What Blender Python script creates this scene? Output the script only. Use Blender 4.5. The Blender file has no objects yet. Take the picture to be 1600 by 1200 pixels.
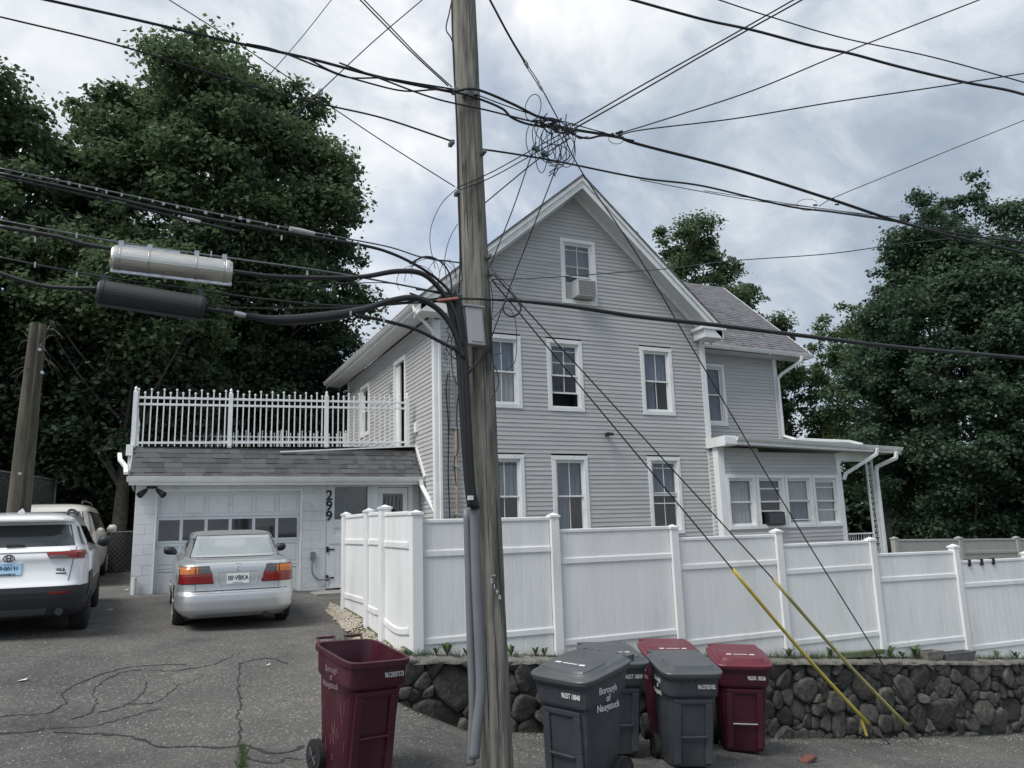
import bpy, math, random
import numpy as np
from mathutils import Vector, Matrix
random.seed(7); rng = np.random.default_rng(7)
SC = bpy.context.scene
COL = SC.collection
# ------------------------------------------------------------------ camera (z = 0 is the photographer's eye, about 2.2 m above the street)
FPX = 1215.0
def cam_rows(yaw, pitch, roll):
    cy, sy = math.cos(yaw), math.sin(yaw); cp, sp = math.cos(pitch), math.sin(pitch); cr, sr = math.cos(roll), math.sin(roll)
    r = np.array([cy, sy, 0]); f = np.array([-sy, cy, 0]); u = np.array([0, 0, 1.])
    f2 = cp*f + sp*u; u2 = -sp*f + cp*u
    return np.array([cr*r + sr*u2, -sr*r + cr*u2, f2])
CM = cam_rows(math.radians(-25.0), math.radians(10.87), math.radians(-1.79))
cam = bpy.data.objects.new('camera', bpy.data.cameras.new('camera')); COL.objects.link(cam)
cam.data.sensor_width = 36; cam.data.lens = FPX/1600*36; cam.data.clip_end = 3000; cam.data.clip_start = .05
m = Matrix.Identity(4)
for i in range(3):
    m[i][0], m[i][1], m[i][2] = CM[0][i], CM[1][i], -CM[2][i]
cam.matrix_world = m
SC.camera = cam
def at(px, py, Y):            # survey helper: the point on the vertical plane at distance Y seen at a photo position
    d = CM.T @ np.array([(px-800)/FPX, -(py-600)/FPX, 1.]); d = d*Y/d[1]; return Vector(d)
def depth(p): return float(CM[2] @ np.array(p))
# ------------------------------------------------------------------ world and sun
W = bpy.data.worlds.new('World'); SC.world = W; W.use_nodes = True
nt = W.node_tree; N = nt.nodes; Lk = nt.links
bg = N['Background']; bg.inputs['Strength'].default_value = .1
sky = N.new('ShaderNodeTexSky'); sky.sky_type = 'NISHITA'; sky.sun_disc = False
SUN_AZ, SUN_EL = math.radians(-108), math.radians(56)      # azimuth measured from +Y towards +X
sky.sun_elevation = SUN_EL; sky.sun_rotation = SUN_AZ
tc = N.new('ShaderNodeTexCoord'); mp = N.new('ShaderNodeMapping'); sep = N.new('ShaderNodeSeparateXYZ')
Lk.new(tc.outputs['Generated'], sep.inputs[0])
def mth(op, a, b=None, c=None, clamp=False):
    n = N.new('ShaderNodeMath'); n.operation = op; n.use_clamp = clamp
    for i, v in enumerate((a, b, c)):
        if v is None: continue
        if isinstance(v, (int, float)): n.inputs[i].default_value = v
        else: Lk.new(v, n.inputs[i])
    return n.outputs[0]
zz = mth('ADD', mth('MAXIMUM', sep.outputs[2], 0.0), .34)
cmb = N.new('ShaderNodeCombineXYZ'); Lk.new(mth('DIVIDE', sep.outputs[0], zz), cmb.inputs[0]); Lk.new(mth('DIVIDE', sep.outputs[1], zz), cmb.inputs[1])
vadd = N.new('ShaderNodeMix'); vadd.data_type = 'VECTOR'; vadd.inputs[0].default_value = .62
vsc = N.new('ShaderNodeVectorMath'); vsc.operation = 'MULTIPLY'; Lk.new(tc.outputs['Generated'], vsc.inputs[0]); vsc.inputs[1].default_value = (2.0, 2.0, 3.0)
Lk.new(cmb.outputs[0], vadd.inputs[4]); Lk.new(vsc.outputs[0], vadd.inputs[5]); Lk.new(vadd.outputs[1], mp.inputs[0]); mp.inputs['Location'].default_value = (3.1, 1.7, 0); mp.inputs['Scale'].default_value = (.8, 1.15, 1); mp.inputs['Rotation'].default_value = (0, 0, .5)
def noise(sc, det, rough, dist=0.):
    n = N.new('ShaderNodeTexNoise'); Lk.new(mp.outputs[0], n.inputs['Vector'])
    n.inputs['Scale'].default_value = sc; n.inputs['Detail'].default_value = det; n.inputs['Roughness'].default_value = rough; n.inputs['Distortion'].default_value = dist
    return n.outputs['Fac']
def ramp(fac, stops, tree=None):
    n = (tree or nt).nodes.new('ShaderNodeValToRGB'); (tree or nt).links.new(fac, n.inputs[0]); e = n.color_ramp.elements
    while len(e) < len(stops): e.new(.5)
    for k, (p, c) in enumerate(stops): e[k].position = p; e[k].color = (*c, 1) if len(c) == 3 else c
    return n.outputs[0]
big = noise(1.15, 7, .52, .6); fine = noise(5.0, 9, .62, .5)
mixv = mth('ADD', mth('MULTIPLY', big, .70), mth('MULTIPLY', fine, .30))
cl = ramp(mixv, [(.37, (2.25, 2.75, 3.4)), (.44, (2.8, 3.3, 3.95)), (.50, (3.8, 4.25, 4.8)), (.565, (5.2, 5.5, 5.85)), (.66, (6.9, 7.0, 7.1))])
gap = noise(.8, 6, .55, .5)
cover = ramp(gap, [(.53, (1, 1, 1)), (.64, (.30, .30, .30))])
mx = N.new('ShaderNodeMix'); mx.data_type = 'RGBA'
bl = N.new('ShaderNodeMix'); bl.data_type = 'RGBA'; bl.blend_type = 'MULTIPLY'; bl.inputs[0].default_value = 1
Lk.new(sky.outputs[0], bl.inputs[6]); bl.inputs[7].default_value = (1.0, 1.0, 1.0, 1)
Lk.new(cover, mx.inputs[0]); Lk.new(bl.outputs[2], mx.inputs[6]); Lk.new(cl, mx.inputs[7])
Lk.new(mx.outputs[2], bg.inputs['Color'])
sun = bpy.data.lights.new('sun', 'SUN'); sun.energy = 2.4; sun.angle = math.radians(28); sun.color = (1.0, .97, .925)
so = bpy.data.objects.new('sun', sun); COL.objects.link(so)
sd = Vector((math.sin(SUN_AZ)*math.cos(SUN_EL), math.cos(SUN_AZ)*math.cos(SUN_EL), math.sin(SUN_EL)))
so.rotation_euler = sd.to_track_quat('Z', 'Y').to_euler()
SC.view_settings.view_transform = 'Standard'; SC.view_settings.look = 'None'; SC.view_settings.exposure = 0.60; SC.view_settings.gamma = 1
SC.view_settings.use_curve_mapping = False
# ------------------------------------------------------------------ materials
MATS = {}
def mat(name, col, rough=.6, metal=0., var=.0, vscale=6., bump=0., bscale=40., col2=None, stretch=(1, 1, 1), spec=.5, trans=None, coat=0., perobj=0., dirt=None, dscale=1.5):
    if name in MATS: return MATS[name]
    M = bpy.data.materials.new(name); M.use_nodes = True; MATS[name] = M
    t = M.node_tree; b = t.nodes['Principled BSDF']; L = t.links
    b.inputs['Roughness'].default_value = rough; b.inputs['Metallic'].default_value = metal
    b.inputs['Specular IOR Level'].default_value = spec; b.inputs['Coat Weight'].default_value = coat
    b.inputs['Base Color'].default_value = (*col, 1)
    tc = t.nodes.new('ShaderNodeTexCoord'); mp = t.nodes.new('ShaderNodeMapping'); L.new(tc.outputs['Object'], mp.inputs[0]); mp.inputs['Scale'].default_value = stretch
    oi = t.nodes.new('ShaderNodeObjectInfo')
    out = None
    if var > 0 or col2:
        n = t.nodes.new('ShaderNodeTexNoise'); L.new(mp.outputs[0], n.inputs['Vector']); n.inputs['Scale'].default_value = vscale; n.inputs['Detail'].default_value = 6; n.inputs['Roughness'].default_value = .65
        c2 = col2 or tuple(c*(1-var) for c in col); c1 = col if col2 else tuple(min(1, c*(1+var)) for c in col)
        out = ramp(n.outputs['Fac'], [(.36, c2), (.64, c1)], t)
    if dirt:
        n = t.nodes.new('ShaderNodeTexNoise'); L.new(mp.outputs[0], n.inputs['Vector']); n.inputs['Scale'].default_value = dscale; n.inputs['Detail'].default_value = 8; n.inputs['Roughness'].default_value = .7
        f = ramp(n.outputs['Fac'], [(.5, (0, 0, 0)), (.75, (1, 1, 1))], t)
        x = t.nodes.new('ShaderNodeMix'); x.data_type = 'RGBA'; L.new(f, x.inputs[0])
        if out: L.new(out, x.inputs[6])
        else: x.inputs[6].default_value = (*col, 1)
        x.inputs[7].default_value = (*dirt, 1); out = x.outputs[2]
    if perobj > 0:
        mr = t.nodes.new('ShaderNodeMapRange'); L.new(oi.outputs['Random'], mr.inputs[0]); mr.inputs[3].default_value = 1-perobj; mr.inputs[4].default_value = 1+perobj
        x = t.nodes.new('ShaderNodeVectorMath'); x.operation = 'SCALE'
        if out: L.new(out, x.inputs[0])
        else: x.inputs[0].default_value = col
        L.new(mr.outputs[0], x.inputs['Scale']); out = x.outputs[0]
    if out: L.new(out, b.inputs['Base Color'])
    if bump > 0:
        n = t.nodes.new('ShaderNodeTexNoise'); L.new(mp.outputs[0], n.inputs['Vector']); n.inputs['Scale'].default_value = bscale; n.inputs['Detail'].default_value = 6
        bp = t.nodes.new('ShaderNodeBump'); bp.inputs['Strength'].default_value = bump; bp.inputs['Distance'].default_value = .02; L.new(n.outputs['Fac'], bp.inputs['Height']); L.new(bp.outputs[0], b.inputs['Normal'])
    return M
siding = mat('siding', (.455, .453, .452), .55, var=.055, vscale=1.2, perobj=.035, bump=.08, bscale=60, stretch=(1, 1, 8), dirt=(.38, .378, .38), dscale=.8)
white = mat('white_trim', (.76, .77, .765), .45, var=.03, vscale=3, dirt=(.6, .62, .62), dscale=2)
soffit = mat('soffit', (.66, .67, .69), .6, var=.04, vscale=2)
vinyl = mat('fence_vinyl', (.765, .77, .765), .38, var=.03, vscale=1.5, perobj=.012, stretch=(1, 1, .35), dirt=(.63, .635, .62), dscale=1.6)
vinyl_far_shaded = mat('far_fence_shaded_vinyl', (.33, .33, .30), .5, var=.05)  # white vinyl darkened to stand in for shade under the tree
gwhite = mat('painted_block', (.62, .64, .65), .75, var=.05, vscale=3, bump=.25, bscale=45, perobj=.012, dirt=(.46, .47, .45), dscale=1.6)
doorw = mat('garage_door_paint', (.66, .68, .69), .55, var=.03, vscale=2, perobj=.015, dirt=(.54, .55, .53), dscale=2)
glass = mat('window_glass', (.02, .025, .03), .04, spec=1.0)
gt = glass.node_tree; gb = gt.nodes['Principled BSDF']; gb.inputs['Alpha'].default_value = .35; gb.inputs['Coat Weight'].default_value = 1.; gb.inputs['Coat Roughness'].default_value = .02; gb.inputs['Coat IOR'].default_value = 1.9
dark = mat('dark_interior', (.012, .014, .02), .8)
curtain = mat('curtain', (.22, .27, .34), .9, var=.25, vscale=9, stretch=(6, 6, .3), perobj=.2)  # blue tint stands in for sky reflected in the panes
curtain_w = mat('white_curtain', (.58, .60, .62), .9, var=.15, vscale=8, stretch=(6, 6, .3))
asph_crack = mat('asphalt_crack', (.03, .03, .03), .95)
shingle = mat('shingle', (.082, .084, .087), .95, var=.22, vscale=60, perobj=.28, bump=.5, bscale=160)
shingle2 = mat('roof_shingle', (.13, .13, .14), .95, var=.35, vscale=7, bump=.5, bscale=120, stretch=(1, 3, 3))
polewood = mat('pole_wood', (.27, .262, .222), .9, col2=(.078, .074, .066), vscale=13, stretch=(1, 1, .09), bump=.7, bscale=30)
oldwood = mat('old_pole_wood', (.12, .115, .085), .9, col2=(.05, .045, .035), vscale=12, stretch=(1, 1, .1), bump=.6, bscale=30)
black = mat('black_rubber', (.012, .013, .015), .55, var=.2, vscale=30)
cable = mat('cable_black', (.016, .017, .02), .5)
steel = mat('galvanised_steel', (.5, .5, .5), .35, metal=.9, var=.2, vscale=20)
wire_m = mat('strand_steel', (.16, .17, .18), .5, metal=.5)
can = mat('brushed_metal_case', (.62, .60, .56), .33, metal=.95, var=.12, vscale=5, stretch=(1, 12, 12), bump=.15, bscale=25)
ugray = mat('grey_conduit', (.16, .168, .185), .5, var=.08, vscale=3)
boxgray = mat('grey_box_paint', (.34, .35, .36), .55, var=.05, vscale=6)
rustp = mat('rusty_conduit', (.33, .26, .18), .6, var=.25, vscale=9)
redpl = mat('maroon_plastic', (.050, .006, .016), .42, var=.15, vscale=3, bump=.12, bscale=120, dirt=(.085, .025, .035), dscale=2.2)
graypl = mat('grey_plastic', (.042, .048, .057), .45, var=.12, vscale=3, bump=.12, bscale=120, dirt=(.085, .088, .088), dscale=2.2)
redlid = mat('maroon_lid', (.13, .018, .032), .38, var=.1, vscale=4)
graylid_toplit = mat('grey_lid_toplit', (.078, .085, .09), .4, var=.1, vscale=4)  # lighter than the body plastic, light on the top put into the colour
printw = mat('white_print', (.62, .62, .62), .6)
printd = mat('faint_marker', (.03, .03, .032), .7)
yellow = mat('yellow_guard', (.62, .50, .09), .5, var=.12, vscale=5, dirt=(.35, .31, .14), dscale=4)
silver = mat('silver_paint', (.53, .54, .55), .3, metal=.6, coat=.6, var=.02, vscale=300)
carwhite = mat('car_white', (.78, .79, .80), .25, coat=.8)
vanwhite = mat('van_white', (.62, .61, .57), .3, coat=.5)
cladding = mat('black_cladding', (.022, .024, .028), .55)
tyre = mat('tyre', (.015, .015, .016), .85)
carglass = mat('car_glass', (.015, .018, .02), .03, spec=1.0, coat=.5)
redlens = mat('red_lens', (.20, .009, .009), .15, coat=.6)
amber = mat('amber_lens', (.50, .14, .02), .2, coat=.6)
smoke = mat('smoked_lens', (.10, .09, .09), .2, coat=.5)
chrome = mat('chrome', (.7, .7, .7), .12, metal=1)
platew = mat('plate_white', (.75, .77, .76), .4)
plateb = mat('plate_blue', (.38, .60, .78), .4)
navy = mat('navy_print', (.02, .035, .12), .5)
inkb = mat('black_print', (.012, .012, .014), .5)
concrete = mat('concrete', (.24, .235, .22), .9, var=.15, vscale=5, bump=.4, bscale=60)
brickm = mat('broken_brick', (.15, .06, .045), .9, var=.2, vscale=20, bump=.5, bscale=60)
plankm = mat('weathered_plank', (.20, .19, .17), .9, var=.3, vscale=10, stretch=(.2, 2, 2))
planterm = mat('stone_planter', (.14, .14, .14), .9, var=.2, vscale=12, bump=.4, bscale=50)
def leafmat(name, c1, c2, tr=.35):
    M = bpy.data.materials.new(name); M.use_nodes = True; t = M.node_tree; L = t.links; MATS[name] = M
    b = t.nodes['Principled BSDF']; b.inputs['Roughness'].default_value = .55; b.inputs['Specular IOR Level'].default_value = .3
    g = t.nodes.new('ShaderNodeNewGeometry')
    n = t.nodes.new('ShaderNodeTexNoise'); n.inputs['Scale'].default_value = .55; n.inputs['Detail'].default_value = 4; tcn = t.nodes.new('ShaderNodeTexCoord'); L.new(tcn.outputs['Object'], n.inputs['Vector'])
    ad = t.nodes.new('ShaderNodeMath'); ad.operation = 'MULTIPLY_ADD'; L.new(g.outputs['Random Per Island'], ad.inputs[0]); ad.inputs[1].default_value = .5; 
    sb = t.nodes.new('ShaderNodeMath'); sb.operation = 'SUBTRACT'; L.new(n.outputs['Fac'], sb.inputs[0]); sb.inputs[1].default_value = .25; L.new(sb.outputs[0], ad.inputs[2])
    c = ramp(ad.outputs[0], [(.15, c2), (.85, c1)], t); L.new(c, b.inputs['Base Color'])
    tl = t.nodes.new('ShaderNodeBsdfTranslucent'); L.new(c, tl.inputs[0]); ms = t.nodes.new('ShaderNodeMixShader'); ms.inputs[0].default_value = tr
    L.new(b.outputs[0], ms.inputs[1]); L.new(tl.outputs[0], ms.inputs[2]); L.new(ms.outputs[0], t.nodes['Material Output'].inputs[0])
    return M
leafA = leafmat('maple_leaves', (.135, .190, .090), (.055, .090, .050), .5)  # greens lightened in place of haze over the trees
leafB = leafmat('dark_leaves', (.070, .105, .058), (.024, .042, .027), .35)
leafC = leafmat('bright_leaves', (.125, .185, .075), (.050, .085, .038), .45)
leafD = leafmat('right_tree_leaves', (.100, .155, .090), (.034, .064, .042), .42)
bark = mat('bark', (.07, .065, .055), .95, var=.35, vscale=8, bump=.6, bscale=20)
def asphalt_mat():
    M = bpy.data.materials.new('asphalt'); M.use_nodes = True; t = M.node_tree; L = t.links; b = t.nodes['Principled BSDF']; b.inputs['Roughness'].default_value = .92; b.inputs['Specular IOR Level'].default_value = .25
    tcn = t.nodes.new('ShaderNodeTexCoord')
    def nz(s, d, r=.6):
        n = t.nodes.new('ShaderNodeTexNoise'); n.inputs['Scale'].default_value = s; n.inputs['Detail'].default_value = d; n.inputs['Roughness'].default_value = r; L.new(tcn.outputs['Object'], n.inputs['Vector']); return n.outputs['Fac']
    base = ramp(nz(.7, 9, .62), [(.30, (.060, .059, .058)), (.44, (.100, .097, .093)), (.58, (.130, .125, .118)), (.72, (.158, .151, .140))], t)
    v = t.nodes.new('ShaderNodeTexVoronoi'); v.inputs['Scale'].default_value = 55; L.new(tcn.outputs['Object'], v.inputs['Vector'])
    agg = ramp(v.outputs['Color'], [(.0, (.45, .45, .45)), (.55, (.85, .85, .85)), (.80, (1.3, 1.28, 1.25)), (.93, (2.9, 2.8, 2.7))], t)
    x = t.nodes.new('ShaderNodeMix'); x.data_type = 'RGBA'; x.blend_type = 'MULTIPLY'; x.inputs[0].default_value = .58; L.new(base, x.inputs[6]); L.new(agg, x.inputs[7])
    # fine alligator cracking in a patch of old asphalt
    v2 = t.nodes.new('ShaderNodeTexVoronoi'); v2.feature = 'DISTANCE_TO_EDGE'; v2.inputs['Scale'].default_value = 2.6
    wn = t.nodes.new('ShaderNodeTexNoise'); wn.inputs['Scale'].default_value = 3; wn.inputs['Detail'].default_value = 5; L.new(tcn.outputs['Object'], wn.inputs['Vector'])
    ad = t.nodes.new('ShaderNodeMixRGB'); ad.inputs[0].default_value = .22; L.new(tcn.outputs['Object'], ad.inputs[1]); L.new(wn.outputs['Color'], ad.inputs[2]); L.new(ad.outputs[0], v2.inputs['Vector'])
    line = ramp(v2.outputs['Distance'], [(.004, (1, 1, 1)), (.016, (0, 0, 0))], t)
    msk = ramp(nz(.35, 3), [(.50, (0, 0, 0)), (.58, (.75, .75, .75))], t)
    mm = t.nodes.new('ShaderNodeMath'); mm.operation = 'MULTIPLY'; L.new(line, mm.inputs[0]); L.new(msk, mm.inputs[1])
    y = t.nodes.new('ShaderNodeMix'); y.data_type = 'RGBA'; L.new(mm.outputs[0], y.inputs[0]); L.new(x.outputs[2], y.inputs[6]); y.inputs[7].default_value = (.03, .03, .03, 1)
    L.new(y.outputs[2], b.inputs['Base Color'])
    bp = t.nodes.new('ShaderNodeBump'); bp.inputs['Strength'].default_value = .6; bp.inputs['Distance'].default_value = .008; L.new(v.outputs['Distance'], bp.inputs['Height']); L.new(bp.outputs[0], b.inputs['Normal'])
    return M
asphalt = asphalt_mat()
soil = mat('soil', (.11, .095, .075), .95, col2=(.05, .06, .03), vscale=3, bump=.6, bscale=30)
grassg = mat('grass_ground', (.045, .065, .025), .95, col2=(.03, .03, .02), vscale=2, bump=.5, bscale=30)
stonem = mat('wall_stone', (.088, .080, .067), .9, col2=(.030, .031, .031), vscale=9, perobj=.55, bump=.9, bscale=18, dirt=(.15, .145, .125), dscale=7)
mortar = mat('wall_mortar', (.026, .024, .021), .95, var=.3, vscale=12, bump=.6, bscale=40)
captop = mat('wall_cap_mortar', (.20, .19, .17), .95, col2=(.10, .095, .08), vscale=6, bump=.7, bscale=30)
pebm = mat('gravel', (.36, .32, .26), .85, var=.3, vscale=40)
chainm = mat('chain_link', (.22, .24, .24), .6, metal=.4)
# ------------------------------------------------------------------ builders
OFF = {}
def off(o):
    while o is not None:
        if o.name in OFF: return OFF[o.name]
        o = o.parent
    return Vector((0, 0, 0))
class MB:
    def __init__(s): s.v = []; s.f = []
    def add(s, vs, fs):
        k = len(s.v); s.v += [tuple(v) for v in vs]; s.f += [tuple(i+k for i in f) for f in fs]; return s
    def box(s, x0, x1, y0, y1, z0, z1, T=None):
        vs = [(x, y, z) for z in (z0, z1) for x, y in ((x0, y0), (x1, y0), (x1, y1), (x0, y1))]
        if T: vs = [T(*v) for v in vs]
        return s.add(vs, [(3, 2, 1, 0), (4, 5, 6, 7), (0, 1, 5, 4), (1, 2, 6, 5), (2, 3, 7, 6), (3, 0, 4, 7)])
    def beam(s, a, b, w, h, up=(0, 0, 1)):
        a = Vector(a); b = Vector(b); d = (b-a).normalized(); up = Vector(up); r = d.cross(up).normalized(); u = r.cross(d)
        vs = [p + r*i*w/2 + u*j*h/2 for p in (a, b) for i, j in ((-1, -1), (1, -1), (1, 1), (-1, 1))]
        return s.add(vs, [(3, 2, 1, 0), (4, 5, 6, 7), (0, 1, 5, 4), (1, 2, 6, 5), (2, 3, 7, 6), (3, 0, 4, 7)])
    def tube(s, pts, r, seg=8, cap=True):
        pts = [Vector(p) for p in pts]; n = len(pts); rs = r if isinstance(r, (list, tuple)) else [r]*n
        vs = []; ref = None
        for i, p in enumerate(pts):
            d = (pts[min(i+1, n-1)]-pts[max(i-1, 0)])
            d = d.normalized() if d.length > 1e-9 else Vector((0, 0, 1))
            if ref is None: ref = Vector((0, 0, 1)) if abs(d.z) < .9 else Vector((1, 0, 0))
            a = (ref - d*ref.dot(d)).normalized(); ref = a; b = d.cross(a)
            vs += [p + (a*math.cos(2*math.pi*k/seg) + b*math.sin(2*math.pi*k/seg))*rs[i] for k in range(seg)]
        fs = [(i*seg+k, i*seg+(k+1) % seg, (i+1)*seg+(k+1) % seg, (i+1)*seg+k) for i in range(n-1) for k in range(seg)]
        if cap: fs += [tuple(range(seg))[::-1], tuple(range((n-1)*seg, n*seg))]
        return s.add(vs, fs)
    def prism(s, poly, a, b):      # extrude polygon (list of 3D points) by vector from offset a to b
        n = len(poly); A = Vector(a); B = Vector(b); vs = [Vector(p)+A for p in poly]+[Vector(p)+B for p in poly]
        return s.add(vs, [tuple(range(n))[::-1], tuple(range(n, 2*n))]+[(i, (i+1) % n, n+(i+1) % n, n+i) for i in range(n)])
    def grid(s, fn, nu, nv):
        vs = [fn(i/(nu-1), j/(nv-1)) for j in range(nv) for i in range(nu)]
        return s.add(vs, [(j*nu+i, j*nu+i+1, (j+1)*nu+i+1, (j+1)*nu+i) for j in range(nv-1) for i in range(nu-1)])
    def build(s, name, material, parent=None, smooth=False, **kw):
        me = bpy.data.meshes.new(name); o_ = off(parent) if parent else Vector((0, 0, 0))
        me.from_pydata([(v[0]-o_[0], v[1]-o_[1], v[2]-o_[2]) for v in s.v], [], s.f)
        if material: me.materials.append(material)
        if smooth: me.shade_smooth()
        o = bpy.data.objects.new(name, me); COL.objects.link(o)
        if parent: o.parent = parent
        for k, v in kw.items(): o[k] = v
        return o
def bevel(o, w=.004, seg=2, ang=40):
    b = o.modifiers.new('bevel', 'BEVEL'); b.width = w; b.segments = seg; b.limit_method = 'ANGLE'; b.angle_limit = math.radians(ang); return o
def autosmooth(o):
    o.data.shade_smooth()
    e = o.modifiers.new('wn', 'WEIGHTED_NORMAL'); e.keep_sharp = True; return o
def thing(name, label, cat, loc=(0, 0, 0), rz=0., group=None, world=True, rot=None):
    o = bpy.data.objects.new(name, None); COL.objects.link(o); o.location = loc; o.rotation_euler = rot or (0, 0, rz)
    o['label'] = label; o['category'] = cat
    if group: o['group'] = group
    OFF[o.name] = Vector(loc) if world else Vector((0, 0, 0))
    return o
def tag(o, label, cat, group=None):
    o['label'] = label; o['category'] = cat
    if group: o['group'] = group
    return o
def structure(o): o['kind'] = 'structure'; return o
def stuff(o): o['kind'] = 'stuff'; return o
def share(proto, name, mtx, parent, **kw):
    o = proto.copy(); o.name = name; COL.objects.link(o); o.parent = parent; o.matrix_local = mtx
    for k, v in kw.items(): o[k] = v
    return o
def text_mb(txt, size, T, ext=.0015, sx=1., font_shear=0., bold=0.):
    cu = bpy.data.curves.new('t', 'FONT'); cu.body = txt; cu.size = size; cu.align_x = 'CENTER'; cu.align_y = 'CENTER'; cu.extrude = ext; cu.offset = bold; cu.shear = font_shear; cu.resolution_u = 3; cu.space_line = .85
    ob = bpy.data.objects.new('t', cu); COL.objects.link(ob); dg = bpy.context.evaluated_depsgraph_get(); ev = ob.evaluated_get(dg); me = ev.to_mesh()
    mb = MB(); mb.add([T(v.co.x*sx, v.co.y, v.co.z) for v in me.vertices], [tuple(p.vertices) for p in me.polygons])
    ev.to_mesh_clear(); bpy.data.objects.remove(ob); bpy.data.curves.remove(cu); return mb
def spline(pts, n=8):
    P = [np.array(p, float) for p in pts]; P = [2*P[0]-P[1]]+P+[2*P[-1]-P[-2]]; out = []
    for i in range(1, len(P)-2):
        for k in range(n):
            t = k/n; a, b, c, d = P[i-1], P[i], P[i+1], P[i+2]
            out.append(.5*((2*b)+(-a+c)*t+(2*a-5*b+4*c-d)*t*t+(-a+3*b-3*c+d)*t**3))
    out.append(P[-2]); return out
# ------------------------------------------------------------------ terrain
GX = [-40, -12, 2.5, 3.3, 4.5, 6.3, 8.1, 10, 12.7, 20, 40]; GZ = [-.9, -.75, -2.08, -2.24, -2.42, -2.68, -2.95, -3.2, -3.5, -4.1, -5.2]
RY = [-40, 7.0, 9.2, 11, 13, 17.4, 25, 40, 200]; RZ = [0, 0, .23, .43, .63, .88, 1.1, 1.6, 3]
def gz(x): return float(np.interp(x, GX, GZ))
def height(x, y):
    b = min(1, max(0, (3.5+3*min(1, max(0, (y-11.6)/1.6))-x)/1.0)); b = b*b*(3-2*b)
    w = float(np.interp(y, [7, 8.3, 9.3, 10.3, 11.5], [0, .15, .52, .86, 1]))*b
    gy = float(np.interp(y, [7, 11, 13, 17.4, 25, 40, 200], [-1.6, -1.31, -1.19, -.97, -.75, -.2, 3]))-.035*(min(max(x, -12), 5)-.5)
    return gz(x)*(1-w)+gy*w
def fence_z(x): return -1.40-.0945*(min(x, 30)-3.04)
def yard_z(x, y): 
    base = fence_z(max(x, 2.7)); return base + max(0, min(1, (y-9.6)/4))*(.12 if x < 16 else .05)
def frange(a, b, s):
    n = max(1, round((b-a)/s)); return [a+(b-a)*i/n for i in range(n+1)]
mb = MB(); xs = frange(-14, 2.7, .3)+frange(3.0, 30, .5); ys = frange(-12, 9.1, .4)+[9.32]+frange(9.8, 26, .5)
idx = {}
for j, y in enumerate(ys):
    for i, x in enumerate(xs):
        idx[i, j] = len(mb.v); mb.v.append((x, y, height(x, y)+.008*math.sin(x*2.3+y)*math.cos(y*1.7)))
for j in range(len(ys)-1):
    for i in range(len(xs)-1):
        if ys[j] >= 9.3 and xs[i] > (2.68 if ys[j] < 9.9 else 2.9) and not (xs[i] < 5.2 and ys[j] > 13.6): continue
        mb.f.append((idx[i, j], idx[i+1, j], idx[i+1, j+1], idx[i, j+1]))
structure(mb.build('driveway_and_street', asphalt, smooth=True))
mb = MB(); xs = frange(2.98, 30, .8); ys = [9.34]+frange(10, 26, .8); idx = {}
for j, y in enumerate(ys):
    for i, x in enumerate(xs): mb.v.append((x, y, yard_z(x, y)-.01-(.25 if x < 6 and y > 12.6 else 0)+.012*math.sin(3*x)*math.cos(2*y)))
nx = len(xs)
for j in range(len(ys)-1):
    for i in range(nx-1): mb.f.append((j*nx+i, j*nx+i+1, (j+1)*nx+i+1, (j+1)*nx+i))
structure(mb.build('yard_ground', soil, smooth=True))
mb = MB(); xs = [-900, -300, -100, -50, -30, -14.2, 2.6, 30.2, 45, 60, 100, 300, 900]; ys = [-900, -200, -60, -12.2, 8.9, 26.2, 40, 60, 120, 300, 900]
def terr(x, y):
    if -14.5 < x < 31 and -12.5 < y < 26.5: return -4.6 if y < 9 or x > 2.7 else height(x, y)-.25
    return (height(x, y) if x < 3 else min(-2.0, yard_z(x, 30)))-.25
for y in ys:
    for x in xs: mb.v.append((x, y, terr(x, y)))
nx = len(xs)
for j in range(len(ys)-1):
    for i in range(nx-1): mb.f.append((j*nx+i, j*nx+i+1, (j+1)*nx+i+1, (j+1)*nx+i))
structure(mb.build('ground', grassg, smooth=True))
# cracks in the asphalt, traced along the driveway
def ground_pt(px, py):
    d = CM.T @ np.array([(px-800)/FPX, -(py-600)/FPX, 1.]); lo, hi = 1., 40.
    for _ in range(40):
        mid = (lo+hi)/2; q = d*mid
        if q[2] > height(q[0], q[1]): lo = mid
        else: hi = mid
    return d*lo
CR = [([(0, 1120), (25, 1117), (75, 1114), (92, 1104), (103, 1097), (96, 1086), (104, 1078), (130, 1065), (165, 1052), (205, 1042), (240, 1039), (290, 1038)], .016),
      ([(108, 1124), (140, 1113), (150, 1098), (148, 1078), (165, 1062), (200, 1049), (240, 1047), (275, 1048), (320, 1041), (352, 1031), (375, 1020)], .012),
      ([(80, 1144), (130, 1146), (185, 1148), (225, 1158), (250, 1168), (300, 1167), (350, 1169), (382, 1165), (420, 1176), (450, 1175), (475, 1165)], .03),
      ([(0, 1146), (30, 1145), (58, 1142), (65, 1138)], .02), ([(382, 1184), (400, 1188), (430, 1192), (450, 1184), (470, 1186)], .018),
      ([(375, 1165), (374, 1140), (372, 1115), (376, 1095), (372, 1075), (374, 1050), (376, 1035)], .014), ([(372, 1038), (400, 1031), (425, 1030), (450, 1037)], .016),
      ([(150, 1114), (190, 1104), (215, 1092), (225, 1080), (228, 1068)], .009), ([(200, 1102), (240, 1098), (262, 1086), (280, 1070)], .009), ([(60, 1138), (100, 1136), (150, 1134), (200, 1120), (250, 1108)], .010)]
mb = MB()
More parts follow.
